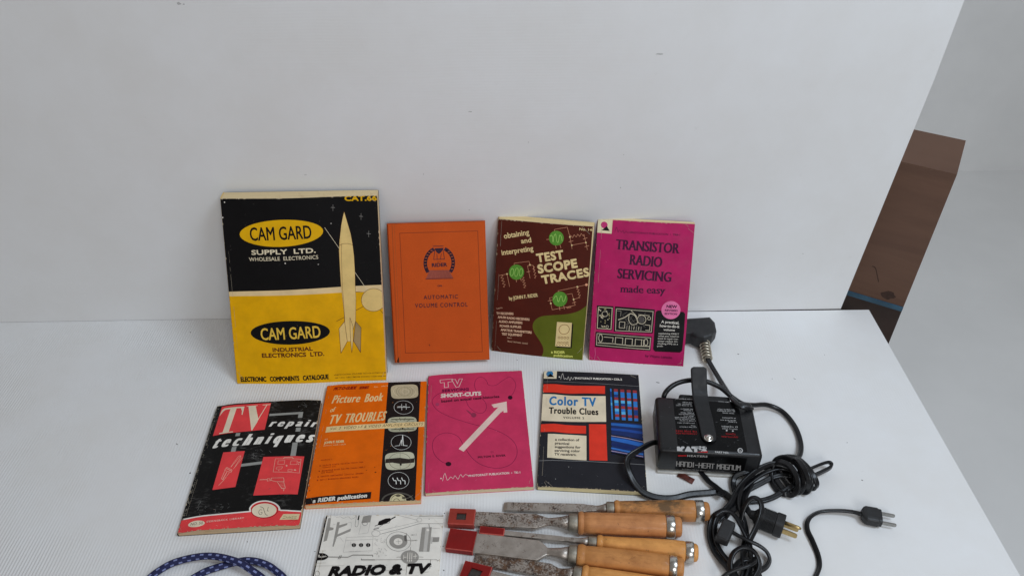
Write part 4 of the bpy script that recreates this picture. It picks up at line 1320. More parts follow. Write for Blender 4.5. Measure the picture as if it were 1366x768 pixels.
# ------------------------------------------------------------------ chisels
def blade_mat(name, rust, seed):
    mt, nt, bs = newmat(name)
    co = coord(nt)
    mp = nt.nodes.new('ShaderNodeMapping')
    mp.inputs['Location'].default_value = (seed * .37, seed * .11, 0)
    nt.links.new(co, mp.inputs['Vector'])
    co = mp.outputs['Vector']
    st = mixc(nt, ramp(nt, noise_n(nt, 90, 4, .6, co), .3, .7), (.34, .295, .255, 1), (.50, .45, .40, 1))
    n = math_n(nt, 'ADD', math_n(nt, 'MULTIPLY', noise_n(nt, 60, 4, .6, co), .45), math_n(nt, 'MULTIPLY', noise_n(nt, 420, 4, .75, co), .55))
    lo = .60 - .17 * rust
    rm = ramp(nt, n, lo, lo + .09)
    rc_ = mixc(nt, ramp(nt, noise_n(nt, 160, 3, .6, co), .35, .65), (.035, .018, .012, 1), (.14, .070, .034, 1))
    nt.links.new(mixc(nt, rm, st, rc_), bs.inputs['Base Color'])
    mr = nt.nodes.new('ShaderNodeMapRange')
    nt.links.new(rm, mr.inputs[0]); mr.inputs[3].default_value = .85; mr.inputs[4].default_value = .05
    nt.links.new(mr.outputs[0], bs.inputs['Metallic'])
    mr2 = nt.nodes.new('ShaderNodeMapRange')
    nt.links.new(rm, mr2.inputs[0]); mr2.inputs[3].default_value = .42; mr2.inputs[4].default_value = .85
    nt.links.new(mr2.outputs[0], bs.inputs['Roughness'])
    bump(nt, bs, n, .35, .0008)
    return mt
def wood_mat(name, c, burn=0.0, seed=0):
    mt, nt, bs = newmat(name)
    mp = nt.nodes.new('ShaderNodeMapping')
    mp.inputs['Location'].default_value = (seed * .31, seed * .17, seed * .05)
    nt.links.new(coord(nt), mp.inputs['Vector'])
    co = mp.outputs['Vector']
    mp2 = nt.nodes.new('ShaderNodeMapping')
    mp2.inputs['Scale'].default_value = (14, 190, 190)
    nt.links.new(co, mp2.inputs['Vector'])
    g = noise_n(nt, 1, 4, .6, mp2.outputs['Vector'], .4)
    col = mixc(nt, ramp(nt, g, .3, .72), scl((c[0] * .82, c[1] * .76, c[2] * .68), 1), scl(c, 1.08))
    sm = noise_n(nt, 30, 4, .65, co)
    col = mixc(nt, ramp(nt, sm, .46, .74), col, scl((c[0] * .60, c[1] * .53, c[2] * .48), 1))
    gr = nt.nodes.new('ShaderNodeMapping')
    gr.inputs['Scale'].default_value = (40, 120, 120)
    nt.links.new(co, gr.inputs['Vector'])
    col = mixc(nt, math_n(nt, 'MULTIPLY', ramp(nt, noise_n(nt, 1, 6, .75, gr.outputs['Vector'], 1.2), .58, .70), .55), col, scl((c[0] * .42, c[1] * .34, c[2] * .30), 1))
    sp = noise_n(nt, 300, 2, .5, co)
    col = mixc(nt, math_n(nt, 'MULTIPLY', ramp(nt, sp, .71, .76), .6), col, (.12, .06, .03, 1))
    if burn:
        mp3 = nt.nodes.new('ShaderNodeMapping')
        mp3.inputs['Scale'].default_value = (38, 60, 60)
        nt.links.new(co, mp3.inputs['Vector'])
        bn = noise_n(nt, 1, 5, .72, mp3.outputs['Vector'])
        sx = nt.nodes.new('ShaderNodeSeparateXYZ')
        nt.links.new(coord(nt), sx.inputs[0])
        mr = nt.nodes.new('ShaderNodeMapRange')
        nt.links.new(sx.outputs[0], mr.inputs[0]); mr.inputs[1].default_value = .140; mr.inputs[2].default_value = .232; mr.inputs[3].default_value = 0; mr.inputs[4].default_value = 1
        wn = math_n(nt, 'MULTIPLY', math_n(nt, 'MULTIPLY', mr.outputs[0], math_n(nt, 'SUBTRACT', 1.0, mr.outputs[0])), 4)
        bk = math_n(nt, 'MULTIPLY', ramp(nt, bn, .38, .56), math_n(nt, 'MULTIPLY', ramp(nt, wn, .1, .5), burn))
        col = mixc(nt, bk, col, (.10, .062, .03, 1))
    nt.links.new(col, bs.inputs['Base Color'])
    bs.inputs['Roughness'].default_value = .5
    bs.inputs['Specular IOR Level'].default_value = .28
    bs.inputs['Coat Weight'].default_value = .05
    bump(nt, bs, g, .12, .0006)
    return mt
FERR = simple('dull steel ferrule', (.30, .27, .22, 1), .5, .8, .3, 120, .3)
HOOP = simple('polished steel hoop', (.50, .48, .44, 1), .24, .95, .2, 90)
RED = simple('red translucent plastic guard', rgb(112, 14, 12, 1.3), .45, 0, .12, 50, .1, .25)
RIM = simple('translucent edge tint of red plastic', rgb(160, 66, 56, 1.2), .5, 0, .3, 120, .2)  # lighter red painted on the bevels for light showing through translucent plastic
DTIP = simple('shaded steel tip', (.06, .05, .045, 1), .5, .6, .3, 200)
RED2 = simple('faded red plastic guard', rgb(130, 44, 34, 1.35), .5, 0, .15, 50, .15, .25)
def superring(hw, ht, e, n=16):
    out = []
    for i in range(n):
        a = 2 * math.pi * (i + .5) / n
        c, s_ = math.cos(a), math.sin(a)
        out.append((hw * math.copysign(abs(c) ** (2 / e), c), ht * math.copysign(abs(s_) ** (2 / e), s_)))
    return out
def chisel(label, tip, butt, X, bw, r, rust, wood, guard=None, seed=0, bt=4.2, zt=3.0):
    """X: x stations from the tip: shoulder, neck, ferrule, bead, body, hoop, end, butt (fractions of the length)"""
    A = at(tip[0], tip[1], zt)
    zb = r[2] + .4
    B = at(butt[0], butt[1], zb)
    A.z, B.z = zt, zb
    d = B - A
    L = d.length
    root = thing('wood_chisel', label, 'chisel', A * MM, (0, -math.asin(d.z / L), math.atan2(d.y, d.x)), 'wood-handled chisels')
    xs = [q * L for q in X]
    sh, nk, fe, be, bo, ho, he, en = xs
    bm = bmesh.new()
    st = [(0, bw / 2, .35, 8), (bw * .22 + 2, bw / 2, bt * .5, 8), (sh, bw / 2, bt * .5, 8), (sh + (nk - sh) * .35, bw / 2 * .80, bt * .52, 6), (nk - 1, r[0] * .46, bt * .55, 3.5), (nk + (fe - nk) * .15, r[0] * .44, r[0] * .42, 2.4), (nk + (fe - nk) * .6, r[0] * .60, r[0] * .58, 2), (fe + .6, r[0] * .86, r[0] * .84, 2)]
    rings = []
    for x, hw, ht, e in st:
        hw = max(hw, .6)
        rings.append([bm.verts.new(Vector((x, y, z)) * MM) for y, z in superring(hw, ht, e)])
    for a, b in zip(rings, rings[1:]):
        for i in range(16):
            f = bm.faces.new([a[i], b[i], b[(i + 1) % 16], a[(i + 1) % 16]])
            f.smooth = a in rings[4:]
    bm.faces.new(rings[0]); bm.faces.new(rings[-1][::-1])
    bmesh.ops.recalc_face_normals(bm, faces=bm.faces[:])
    bl = obj('blade', bm, blade_mat('chisel blade steel %d' % seed, rust, seed), root)
    r0, r1, r2 = r
    bm = bmesh.new()
    lathe_x(bm, [(fe, r0 * .80), (fe, r0 * .97), (fe + .7, r0), (be - .7, r0), (be, r0 * .97), (be, r0 * .6)])
    obj('ferrule', bm, FERR, root)
    bm = bmesh.new()
    pr_ = [(be + .05, 0), (be + .05, r0 * .9)]
    for k in range(7):
        t = k / 6
        pr_.append((be + .1 + (bo - be) * t, r0 * 1.0 + (r1 - r0 + .9) * math.sin(math.pi * (.12 + .76 * t))))
    pr_.append((bo + .5, r1 * .985))
    for k in range(1, 13):
        t = k / 12
        pr_.append((bo + .5 + (ho - bo - 1.8) * t, r1 + (r2 - r1) * (t * t * (3 - 2 * t)) + .35 * math.sin(math.pi * t)))
    pr_ += [(ho - .6, r2 - .4), (ho - .1, r2 - 1.6), (he + .1, r2 - 1.6), (he + .3, r2 - 1.5), (en - 2.4, r2 - 1.9), (en - .8, r2 - 2.9), (en, r2 - 4.6), (en + .1, 0)]
    lathe_x(bm, pr_, 36)
    obj('handle', bm, wood, root)
    bm = bmesh.new()
    rh = r2 + .2
    lathe_x(bm, [(ho, rh - 1.5), (ho, rh - .4), (ho + .5, rh), (ho + (he - ho) * .5, rh + .15), (he - .7, rh), (he, rh - .5), (he, rh - 1.5)], 36)
    obj('hoop', bm, HOOP, root)
    if guard:
        gl, gw, gh, mt, win = guard
        bm = bmesh.new()
        V = [(-3, -gw / 2, -gh / 2 + .2), (gl, -gw / 2, -gh / 2 + .2), (gl, gw / 2, -gh / 2 + .2), (-3, gw / 2, -gh / 2 + .2), (-3, -gw / 2, gh / 2), (gl, -gw / 2, gh / 2), (gl, gw / 2, gh / 2), (-3, gw / 2, gh / 2)]
        vv = [bm.verts.new(Vector(q) * MM) for q in V]
        fs = [bm.faces.new([vv[i] for i in q]) for q in ((3, 2, 1, 0), (0, 1, 5, 4), (1, 2, 6, 5), (2, 3, 7, 6), (3, 0, 4, 7))]
        # top with its window, as a ring of quads
        c = ((gl - 3) * .5 - .5, 0)
        if win == 'slot': hole = [(c[0] - 6, -5.0), (c[0] + 6, -5.0), (c[0] + 6, 5.0), (c[0] - 6, 5.0)]
        elif win == 'round': hole = [(c[0] - 8, -6), (c[0] + 6, -7), (c[0] + 8, 6), (c[0] - 6, 7)]
        else: hole = None
        if hole:
            hv = [bm.verts.new(Vector((x, y, gh / 2)) * MM) for x, y in hole]
            hb = [bm.verts.new(Vector((x, y, gh / 2 - 2.2)) * MM) for x, y in hole]
            tv = vv[4:]
            for i in range(4):
                j = (i + 1) % 4
                bm.faces.new([tv[i], tv[j], hv[j], hv[i]])
                bm.faces.new([hv[i], hv[j], hb[j], hb[i]])
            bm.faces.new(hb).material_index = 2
        else: bm.faces.new(vv[4:])
        bmesh.ops.recalc_face_normals(bm, faces=bm.faces[:])
        es = [e for e in bm.edges if all(v in vv for v in e.verts) and not (e.verts[0].co.z < 0 and e.verts[1].co.z < 0)]
        for f in bmesh.ops.bevel(bm, geom=es, offset=.9 * MM, segments=2, profile=.5, affect='EDGES')['faces']: f.material_index = 1
        if win == 'lip':      # raised rim along the open end
            box(bm, gl - 2.2, -gw / 2 + .6, gh / 2 - .4, gl - .2, gw / 2 - .6, gh / 2 + .35, .2, 1)
        obj('blade_guard', bm, [mt, RIM, DTIP], root)
    return root
WC = rgb(184, 128, 74, 1.35)
WC2 = rgb(178, 124, 72, 1.3)
chisel('wood chisel with a dirty scorched handle and bare narrow blade, farthest back of the row', (672, 675.5), (946, 681.5),
       (.389, .46, .505, .543, .570, .932, .972, 1), 12.5, (9.2, 10.5, 13.2), .60, wood_mat('scorched beech handle', WC2, .9, 1), None, 1)
chisel('wood chisel with a rusty blade and a faded red guard with a square window', (602, 690.5), (909, 702.6),
       (.375, .43, .518, .557, .583, .933, .970, 1), 20, (11.2, 13.4, 13.9), .70, wood_mat('grubby beech handle', rgb(180, 124, 78, 1.3), 0, 2), (30, 23, 9.5, RED2, 'slot'), 2, zt=5)
chisel('thinnest wood chisel with a slim steel blade and a small narrow red guard', (643, 708.5), (931, 737),
       (.372, .44, .502, .541, .570, .943, .979, 1), 6.5, (7.6, 9.0, 12.2), .3, wood_mat('pale beech handle', rgb(194, 138, 76, 1.4), 0, 3), (28, 10.5, 8.5, RED, None), 3, bt=5.5, zt=4.5)
chisel('wood chisel with the widest clean grey blade and a plain bright red guard', (600.5, 720), (912, 757.5),
       (.387, .43, .519, .555, .590, .939, .971, 1), 27, (11.4, 12.6, 13.2), .22, wood_mat('smooth beech handle', rgb(180, 125, 72, 1.3), 0, 4), (31, 28.5, 8.5, RED, 'lip'), 4, zt=5)
chisel('wood chisel with a bare blade covered in dark brown rust spots', (633.6, 744), (917, 791),
       (.365, .41, .478, .517, .548, .932, .970, 1), 17, (10.2, 12.0, 13.0), .95, wood_mat('light beech handle', rgb(198, 142, 80, 1.4), 0, 5), None, 5)
chisel('frontmost wood chisel, with a red guard pierced by a round window', (619, 764), (905, 836),
       (.375, .43, .518, .557, .583, .933, .970, 1), 22, (10.8, 12.6, 13.2), .3, wood_mat('beech handle', WC, 0, 6), (31, 28, 9.5, RED, 'round'), 6, zt=5)

# ------------------------------------------------------------------ magnetic heater
HB = simple('black painted steel', (.010, .010, .011, 1), .36, 0, .3, 40, .15, .4)
HB2 = simple('black rubber grip', (.009, .009, .010, 1), .5, 0, .25, 60, .2, .4)
GREY = simple('pale zinc edge', (.50, .48, .44, 1), .5, .4, .25, 60, .3)
CHR = simple('chromed bolt', (.72, .70, .66, 1), .22, .95, .08, 60)
hx, hy, hr = 187.3, 641.1, R(-5.35)
HW, HD, HH = 131.3, 95.2, 45.5
ht_ = thing('magnetic_heater', 'black box heater with strap handle, silver bolt and white printing, lying beside the tangled cord', 'heater', (hx * MM, hy * MM, 0), (0, 0, hr))
bm = bmesh.new()
box(bm, 0, 0, 4.5, HW, HD, HH, 5.0, 4)
for f in bm.faces: f.smooth = True
body = obj('body', bm, HB, ht_)
bm = bmesh.new()
box(bm, 1.5, -2, .2, HW - 1.5, HD - 1, 4.4, .8, 2)
obj('base_plate', bm, GREY, ht_)
hm_ = Matrix.Translation((hx, hy, 0)) @ Matrix.Rotation(hr, 4, 'Z')
def hpx(x, y, z): return proj(hm_ @ Vector((x, y, z)))
# printing on the top face
tp = Print(HW, HD, [hpx(0, HD, HH), hpx(HW, HD, HH), hpx(0, 0, HH), hpx(HW, 0, HH)])
hw_ = ink(158, 157, 156, wear=.2); hr_ = ink(150, 26, 28, wear=.1); hd = ink(9, 9, 10, k=1.0, rough=.3, wear=.03)
tp.rect(24, 5, 112, HD - 5, hd)
tp.frame(860, 515, 5.906)
for k, (x0, y0, x1) in enumerate(((240, 100, 372), (300, 128, 376), (262, 140, 378), (248, 152, 378), (285, 180, 380), (308, 192, 384), (286, 210, 388), (270, 222, 392), (308, 236, 396), (238, 246, 398), (242, 258, 400), (278, 272, 402), (258, 290, 404), (366, 312, 406), (276, 322, 408))):
    if k != 12 or True: tp.micro((x0, y0), (x1, y0 + 4), 8, hw_, 70 + k)
tp.micro((246, 356), (412, 362), 13, hr_, 90); tp.micro((250, 374), (414, 380), 11, hr_, 91); tp.line([(244, 366), (416, 372)], .7, ink(90, 16, 18))
tp.micro((580, 122), (672, 128), 7, hw_, 92)
for k, (x0, y0, x1) in enumerate(((576, 184, 716), (572, 196, 712), (616, 212, 706), (612, 250, 718), (598, 268, 722), (656, 282, 726))): tp.micro((x0, y0), (x1, y0 + 5), 9, hw_, 100 + k)
tp.micro((608, 320), (732, 326), 13, hw_, 110); tp.micro((612, 336), (734, 342), 10, hw_, 111); tp.ell(646, 348, 7, 6, hw_, n=10); tp.ell(694, 352, 7, 6, hw_, n=10)
tp.micro((640, 378), (716, 384), 13, hr_, 112); tp.micro((608, 400), (738, 406), 12, hr_, 113); tp.line([(606, 392), (736, 399)], .8, ink(90, 16, 18))
tp.ring(752, 506, 17, 17, 1.1, hw_, n=20); tp.text('UL', (742, 514), (762, 515), 13, hw_, bold=.02)
tp.line([(660, 540), (800, 548)], .35, hw_)
tp.text("KAT'S", (264, 526), (486, 526), 46, hw_, bold=.09, slant=.12)
tp.text('PART NO.', (556, 524), (664, 530), 13, hw_, bold=.03); tp.text('1160', (578, 548), (652, 551), 17, hw_, bold=.06)
tp.poly([(400, 518), (496, 510), (494, 530), (262, 534), (262, 530)], hr_)
sc_ = ink(92, 92, 94)
tp.scuffs(sc_, 31, 34)
tp.line([(302, 432), (340, 452)], .3, sc_)
bm = tp.finish(lambda u, v, dz: Vector((u, v, HH + .05 + dz)) * MM)
obj('top_label', bm, tp.mats, ht_)
fp = Print(HW, HH - 4.5, [hpx(0, 0, HH), hpx(HW, 0, HH), hpx(0, 0, 4.5), hpx(HW, 0, 4.5)])
fp.rect(24, 5.0, 112, HH - 10.2, hd)
fp.frame(860, 515, 5.906)
fp.poly([(262, 540), (330, 540), (330, 550), (262, 551)], hr_); fp.text('HEATERS', (336, 552), (492, 558), 13, ink(150, 148, 146), bold=.05, space=1.2)
# block capitals drawn as inlined strokes
gl_ = {'H': [((0, 0), (0, 1)), ((1, 0), (1, 1)), ((0, .5), (1, .5))], 'A': [((0, 0), (0, 1), (1, 1), (1, 0)), ((0, .45), (1, .45))], 'N': [((0, 0), (0, 1), (1, 1), (1, 0))], 'D': [((0, 0), (0, 1), (.8, 1), (1, .8), (1, .2), (.8, 0), (0, 0))], 'I': [((.5, 0), (.5, 1))], '-': [((.1, .5), (.9, .5))],
       'E': [((1, 0), (0, 0), (0, 1), (1, 1)), ((0, .5), (.8, .5))], 'T': [((.5, 0), (.5, 1)), ((0, 1), (1, 1))], 'M': [((0, 0), (0, 1), (.5, .55), (1, 1), (1, 0))], 'G': [((1, 1), (0, 1), (0, 0), (1, 0), (1, .5), (.55, .5))], 'U': [((0, 1), (0, 0), (1, 0), (1, 1))]}
def block(p, st, a, b, h, mt, w):
    n_ = sum(.55 if c == 'I' else (.5 if c == ' ' else 1) for c in st)
    x = 0
    for c in st:
        wd = .55 if c == 'I' else (.5 if c == ' ' else 1)
        for stk_ in gl_.get(c, ()):
            pts = []
            for (gx, gy) in stk_:
                t = (x + wd * (.14 + .72 * gx)) / n_
                pts.append((a[0] + (b[0] - a[0]) * t + gy * 3, a[1] + (b[1] - a[1]) * t - h * gy))
            p.line(pts, w, mt, cap=True)
        x += wd
block(fp, 'HANDI-HEAT MAGNUM', (246, 626), (756, 660), 36, ink(136, 134, 132, wear=.3), 1.2)
fp.micro((294, 652), (520, 668), 7, ink(130, 128, 126), 120); fp.micro((520, 668), (730, 676), 7, ink(80, 78, 78), 121)
fp.scuffs(sc_, 33, 16)
bm = fp.finish(lambda u, v, dz: Vector((u, -.05 - dz, 4.5 + v)) * MM)
obj('front_label', bm, fp.mats, ht_)
# strap handle: lies on the top, then rises beyond the rear edge
hi = hm_.inverted()
pth = [hi @ at(947, 589, HH + 2), hi @ at(941.5, 562, HH + 2), hi @ at(936, 540, HH + 3), hi @ at(933.5, 524, HH + 7), hi @ at(932.5, 508, HH + 18), hi @ at(932, 489, HH + 32)]
cp = catmull3(pth, 7)
bm = bmesh.new()
def hscale(t): return 1.0
wds = [9.4 + 1.3 * (k / (len(cp) - 1)) for k in range(len(cp))]
rings = []
n_ = len(cp)
for k, p_ in enumerate(cp):
    t = (cp[min(n_ - 1, k + 1)] - cp[max(0, k - 1)]).normalized()
    sd = Vector((1, .04, 0)); sd = (sd - t * sd.dot(t)).normalized()
    nm = sd.cross(t).normalized()
    if nm.z < 0: nm = -nm
    e0 = min(1, (k + .35) / 3.2); e1 = min(1, (n_ - 1 - k + .55) / 2.6)
    wd = wds[k] * math.sqrt(max(.05, 1 - (1 - e0) ** 2)) * math.sqrt(max(.05, 1 - (1 - e1) ** 2))
    h_ = 1.7 if k < n_ * .55 else 2.6
    rings.append([bm.verts.new((p_ + sd * x + nm * y) * MM) for x, y in ((-wd, -h_), (wd, -h_), (wd + .5, 0), (wd, h_ * .8), (wd - 1.2, h_), (-wd + 1.2, h_), (-wd, h_ * .8), (-wd - .5, 0))])
for a, b in zip(rings, rings[1:]):
    for i in range(8):
        f = bm.faces.new([a[i], a[(i + 1) % 8], b[(i + 1) % 8], b[i]])
bm.faces.new(rings[0][::-1]); bm.faces.new(rings[-1])
bmesh.ops.recalc_face_normals(bm, faces=bm.faces[:])
hnd = obj('strap_handle', bm, HB2, ht_)
# bolt and its washer
bp = hi @ at(945.3, 583.5, HH + 4.2)
bm = bmesh.new()
def disc(bm_, c, r_, z0, z1, n=28, dome=0):
    prof = [(z0, r_), (z1 - .5, r_), (z1, r_ - .5)]
    if dome: prof = [(z0, r_)] + [(z0 + dome * math.sin(a), r_ * math.cos(a)) for a in (0.1, .4, .75, 1.1, 1.4)]
    prof.append((prof[-1][0], 0))
    b2 = bmesh.new()
    lathe_x(b2, prof, n)
    for v in b2.verts: v.co = Vector((v.co.z, v.co.y, v.co.x)) + Vector((c.x, c.y, 0)) * MM
    bmesh.ops.recalc_face_normals(b2, faces=b2.faces[:])
    tmp = bpy.data.meshes.new('tmp'); b2.to_mesh(tmp); b2.free(); bm_.from_mesh(tmp); bpy.data.meshes.remove(tmp)
disc(bm, bp, 6.0, HH + 3.4, HH + 4.6)
disc(bm, bp, 4.6, HH + 4.6, HH + 7.5, 24, 3.4)
obj('bolt', bm, CHR, ht_)
# bracket behind the rear edge where the cable enters
bm = bmesh.new()
box(bm, 34, HD - 1, 12, 104, HD + 12, HH - 5, 3.5, 3)
obj('rear_bracket', bm, HB2, ht_)

# ------------------------------------------------------------------ cords
RUB = simple('black rubber cable', (.007, .007, .008, 1), .33, 0, .25, 60, .12, .4)
RUBP = simple('black moulded plug', (.017, .017, .018, 1), .5, 0, .25, 70, .2, .45)
BRS = simple('brass prongs', (.52, .38, .17, 1), .34, .9, .15, 150)
STL = simple('dull grey prongs', (.36, .35, .33, 1), .35, .9, .15, 150)
SPR = simple('nickel spring wire', (.62, .56, .45, 1), .30, .9, .2, 150)
TW = twin_sec(1.95, 3.5)
def wpath(pts):
    return [at(x, y, z) for x, y, z in pts]
def fr(x0, y0, k, pts): return [(x0 + a / k, y0 + b / k, z) for a, b, z in pts]
def rel(root, pts): return [p - Vector(root.location) / MM for p in pts]

# the heater's own cable: out behind the box, under the handle and round to the bundle
c0 = wpath([(884, 536, 30), (888, 523, 42), (901, 512, 48), (920, 507, 50), (940, 508, 50), (960, 516, 46), (976, 529, 40), (990, 538, 32), (1004, 540, 22), (1024, 540, 10), (1044, 549, 5), (1060, 568, 4), (1068, 590, 4), (1067, 606, 8), (1058, 616, 16)])
bm = bmesh.new()
sweep(bm, [hi @ p_ for p_ in catmull3(c0, 8)], round_sec(3.5, 12))
obj('power_cable', bm, RUB, ht_)

# right-angle connector with a spring sleeve and its short lead
cr_ = at(936, 452, 0)
ct = thing('angled_connector', 'black right-angle rubber connector with a springy metal sleeve, standing behind the heater', 'connector', (cr_.x * MM, cr_.y * MM, 0))
org = Vector((cr_.x, cr_.y, 0))
bm = bmesh.new()
q0 = at(911, 452, 4); q1 = at(951, 452, 4)
prof2 = [(908, 431), (946, 428.5), (953, 436), (955, 446), (949, 454), (938, 457.5), (928, 455), (920, 451), (908, 452)]
lo = [at(x, y, 16) - org for x, y in prof2]
for l_ in lo: l_.z = 0
cen = sum(lo, Vector()) / len(lo)
rgs = []
for z, k in ((3, .80), (4.5, .95), (8, 1), (22, 1), (26, .95), (27.5, .82)):
    rgs.append([bm.verts.new((cen + (l_ - cen) * k + Vector((0, 0, z))) * MM) for l_ in lo])
for a, b in zip(rgs, rgs[1:]):
    for i in range(len(lo)): bm.faces.new([a[i], a[(i + 1) % len(lo)], b[(i + 1) % len(lo)], b[i]])
bm.faces.new(rgs[0][::-1]); bm.faces.new(rgs[-1])
bmesh.ops.recalc_face_normals(bm, faces=bm.faces[:])
obj('housing', bm, RUBP, ct)
a = at(938.5, 449, 13) - org; b = at(944, 480, 9) - org
ax = (b - a).normalized(); s1_ = ax.cross(Vector((0, 0, 1))).normalized(); n1_ = s1_.cross(ax)
hel = []
for k in range(8 * 14 + 1):
    t = k / 112
    an = 2 * math.pi * k / 14
    rr_ = 7.7 - .9 * t
    hel.append(a + (b - a) * t + s1_ * rr_ * math.cos(an) + n1_ * rr_ * math.sin(an))
bm = bmesh.new()
sweep(bm, hel, round_sec(1.2, 7))
obj('spring_sleeve', bm, SPR, ct)
bm = bmesh.new()
sweep(bm, [a - ax * 2, a + ax * 6, a + (b - a) * .5, b - ax * 3, b - ax * 1], round_sec(5.2, 14))
obj('sleeve_core', bm, simple('grey cable sleeve', (.22, .19, .15, 1), .6, 0, .3, 120), ct)
c1 = wpath([(942, 468, 12), (945, 480, 10), (951, 491, 8), (960, 506, 14), (970, 522, 32), (978, 533, 48), (986, 540, 52), (996, 544, 50), (1003, 546, 44), (1008, 552, 28), (1012, 566, 8), (1014, 584, 5), (1020, 602, 5), (1032, 618, 8)])
bm = bmesh.new()
sweep(bm, [p_ - org for p_ in catmull3(c1[:9], 8)], TW, side=(1, .3, .1))
obj('lead', bm, RUB, ct)

# bundled three-prong cord
bx = at(1000, 690, 0)
pc = thing('extension_cord', 'tangled black rubber cord tied in a bundle, ending in a three-prong brass plug', 'power cord', (bx.x * MM, bx.y * MM, 0))
org = Vector((bx.x, bx.y, 0))
cab = bmesh.new()
def cable(pts, sec=TW, roll=None, side=None):
    sweep(cab, [p_ - org for p_ in catmull3(pts, 9)], sec, roll=roll, side=side)
U3 = lambda pts: wpath(fr(960, 600, 8.53, pts))
U4 = lambda pts: wpath(fr(930, 680, 8.54, pts))
# strands running from the bundle down to the knot
cable(U3([(820, 210, 14), (700, 165, 16), (580, 160, 17), (440, 220, 16), (300, 330, 14), (200, 450, 12), (140, 590, 10), (80, 720, 8), (10, 800, 6)]), roll=lambda t: .5 + t)
cable(U3([(860, 260, 12), (720, 210, 11), (600, 225, 11), (470, 280, 10), (330, 380, 8), (240, 470, 6), (190, 560, 6), (130, 660, 5), (60, 770, 5)]), roll=lambda t: -.4)
cable(U3([(840, 300, 8), (720, 285, 7), (600, 310, 6), (460, 380, 5), (330, 450, 4), (280, 510, 4), (262, 580, 5), (200, 650, 7), (120, 700, 9)]), roll=lambda t: .3)
cable(U3([(840, 400, 8), (740, 460, 5), (620, 530, 4), (500, 570, 4), (400, 575, 4), (290, 590, 5), (180, 640, 6)]), roll=lambda t: .2)
cable(U3([(640, 180, 8), (460, 200, 12), (300, 250, 12), (190, 290, 9), (155, 360, 5), (160, 430, 4), (185, 490, 4), (250, 560, 8)]), roll=lambda t: .6)
# wraps round the bundle (helix about an axis rising to the right)
wa = at(1026, 650, 12); wb = at(1092, 627, 14)
wd_ = (wb - wa).normalized(); ws = Vector((0, 0, 1)).cross(wd_).normalized(); wu = wd_.cross(ws)
coil = [(780, 430, 4), (760, 500, 5), (690, 480, 4), (610, 400, 4), (585, 280, 7), (615, 165, 15), (690, 132, 22), (785, 168, 25), (858, 262, 26), (893, 370, 22), (875, 470, 12), (800, 512, 5),
        (720, 440, 4), (640, 320, 4), (610, 200, 8), (640, 115, 16), (735, 82, 23), (840, 128, 27), (925, 240, 28), (958, 365, 23), (930, 455, 11), (870, 480, 5),
        (780, 400, 4), (690, 290, 4), (640, 170, 7), (690, 88, 15), (800, 72, 24), (905, 122, 29), (1000, 245, 30), (1040, 365, 24), (1010, 455, 11), (950, 475, 5),
        (860, 390, 4), (760, 260, 4), (700, 150, 6), (730, 90, 12), (850, 82, 22), (960, 155, 29), (1058, 275, 29), (1106, 380, 22), (1085, 435, 11), (1020, 425, 5),
        (940, 350, 4), (840, 240, 5), (770, 150, 9), (790, 95, 19), (880, 110, 32), (960, 210, 35), (1010, 330, 30), (1000, 420, 16), (930, 430, 6), (830, 360, 5)]
cable(U3(coil), roll=lambda t: .5 + .7 * math.sin(17 * t))
# loose loops poking out at the right
cable(U3([(780, 290, 14), (900, 250, 15), (1040, 205, 16), (1150, 160, 15), (1235, 138, 13), (1272, 160, 12), (1255, 200, 12), (1180, 240, 13), (1080, 285, 13), (960, 330, 12), (840, 360, 10)]), roll=lambda t: 1.1)
# the knot at the lower left
cable(U4([(480, -160, 6), (400, -60, 8), (310, 0, 12), (200, 60, 10), (150, 160, 6), (140, 300, 4), (185, 450, 4), (260, 560, 5), (340, 650, 8), (400, 740, 10), (470, 820, 8)]), roll=lambda t: .9 - .4 * t)
cable(U4([(440, -200, 12), (380, -80, 14), (300, 10, 14), (225, 90, 10), (195, 220, 6), (215, 360, 5), (270, 470, 5), (340, 560, 6), (400, 640, 8), (440, 740, 8), (520, 840, 6)]), roll=lambda t: .7)
cable(U4([(200, 60, 17), (290, 5, 18), (380, 20, 18), (450, 90, 17), (505, 190, 15), (560, 300, 12), (600, 400, 9), (610, 520, 7), (600, 660, 7), (560, 780, 6)]), roll=lambda t: .5)
cable(U4([(560, -330, 6), (500, -220, 8), (480, -100, 10), (500, 20, 10), (540, 140, 5), (560, 280, 4), (530, 420, 4), (520, 560, 4), (540, 680, 4), (500, 800, 4)]), roll=lambda t: .4)
# tall loop in front of the plug
cable(U4([(500, 110, 8), (520, 10, 16), (570, -90, 24), (640, -140, 28), (710, -110, 28), (735, -20, 25), (710, 100, 20), (660, 220, 14), (610, 320, 10), (560, 420, 8), (520, 540, 8), (540, 650, 8)]), roll=lambda t: 1.0)
cable(U4([(620, 60, 12), (560, -30, 14), (540, -120, 12), (580, -220, 9), (620, -300, 7)]), roll=lambda t: .5)
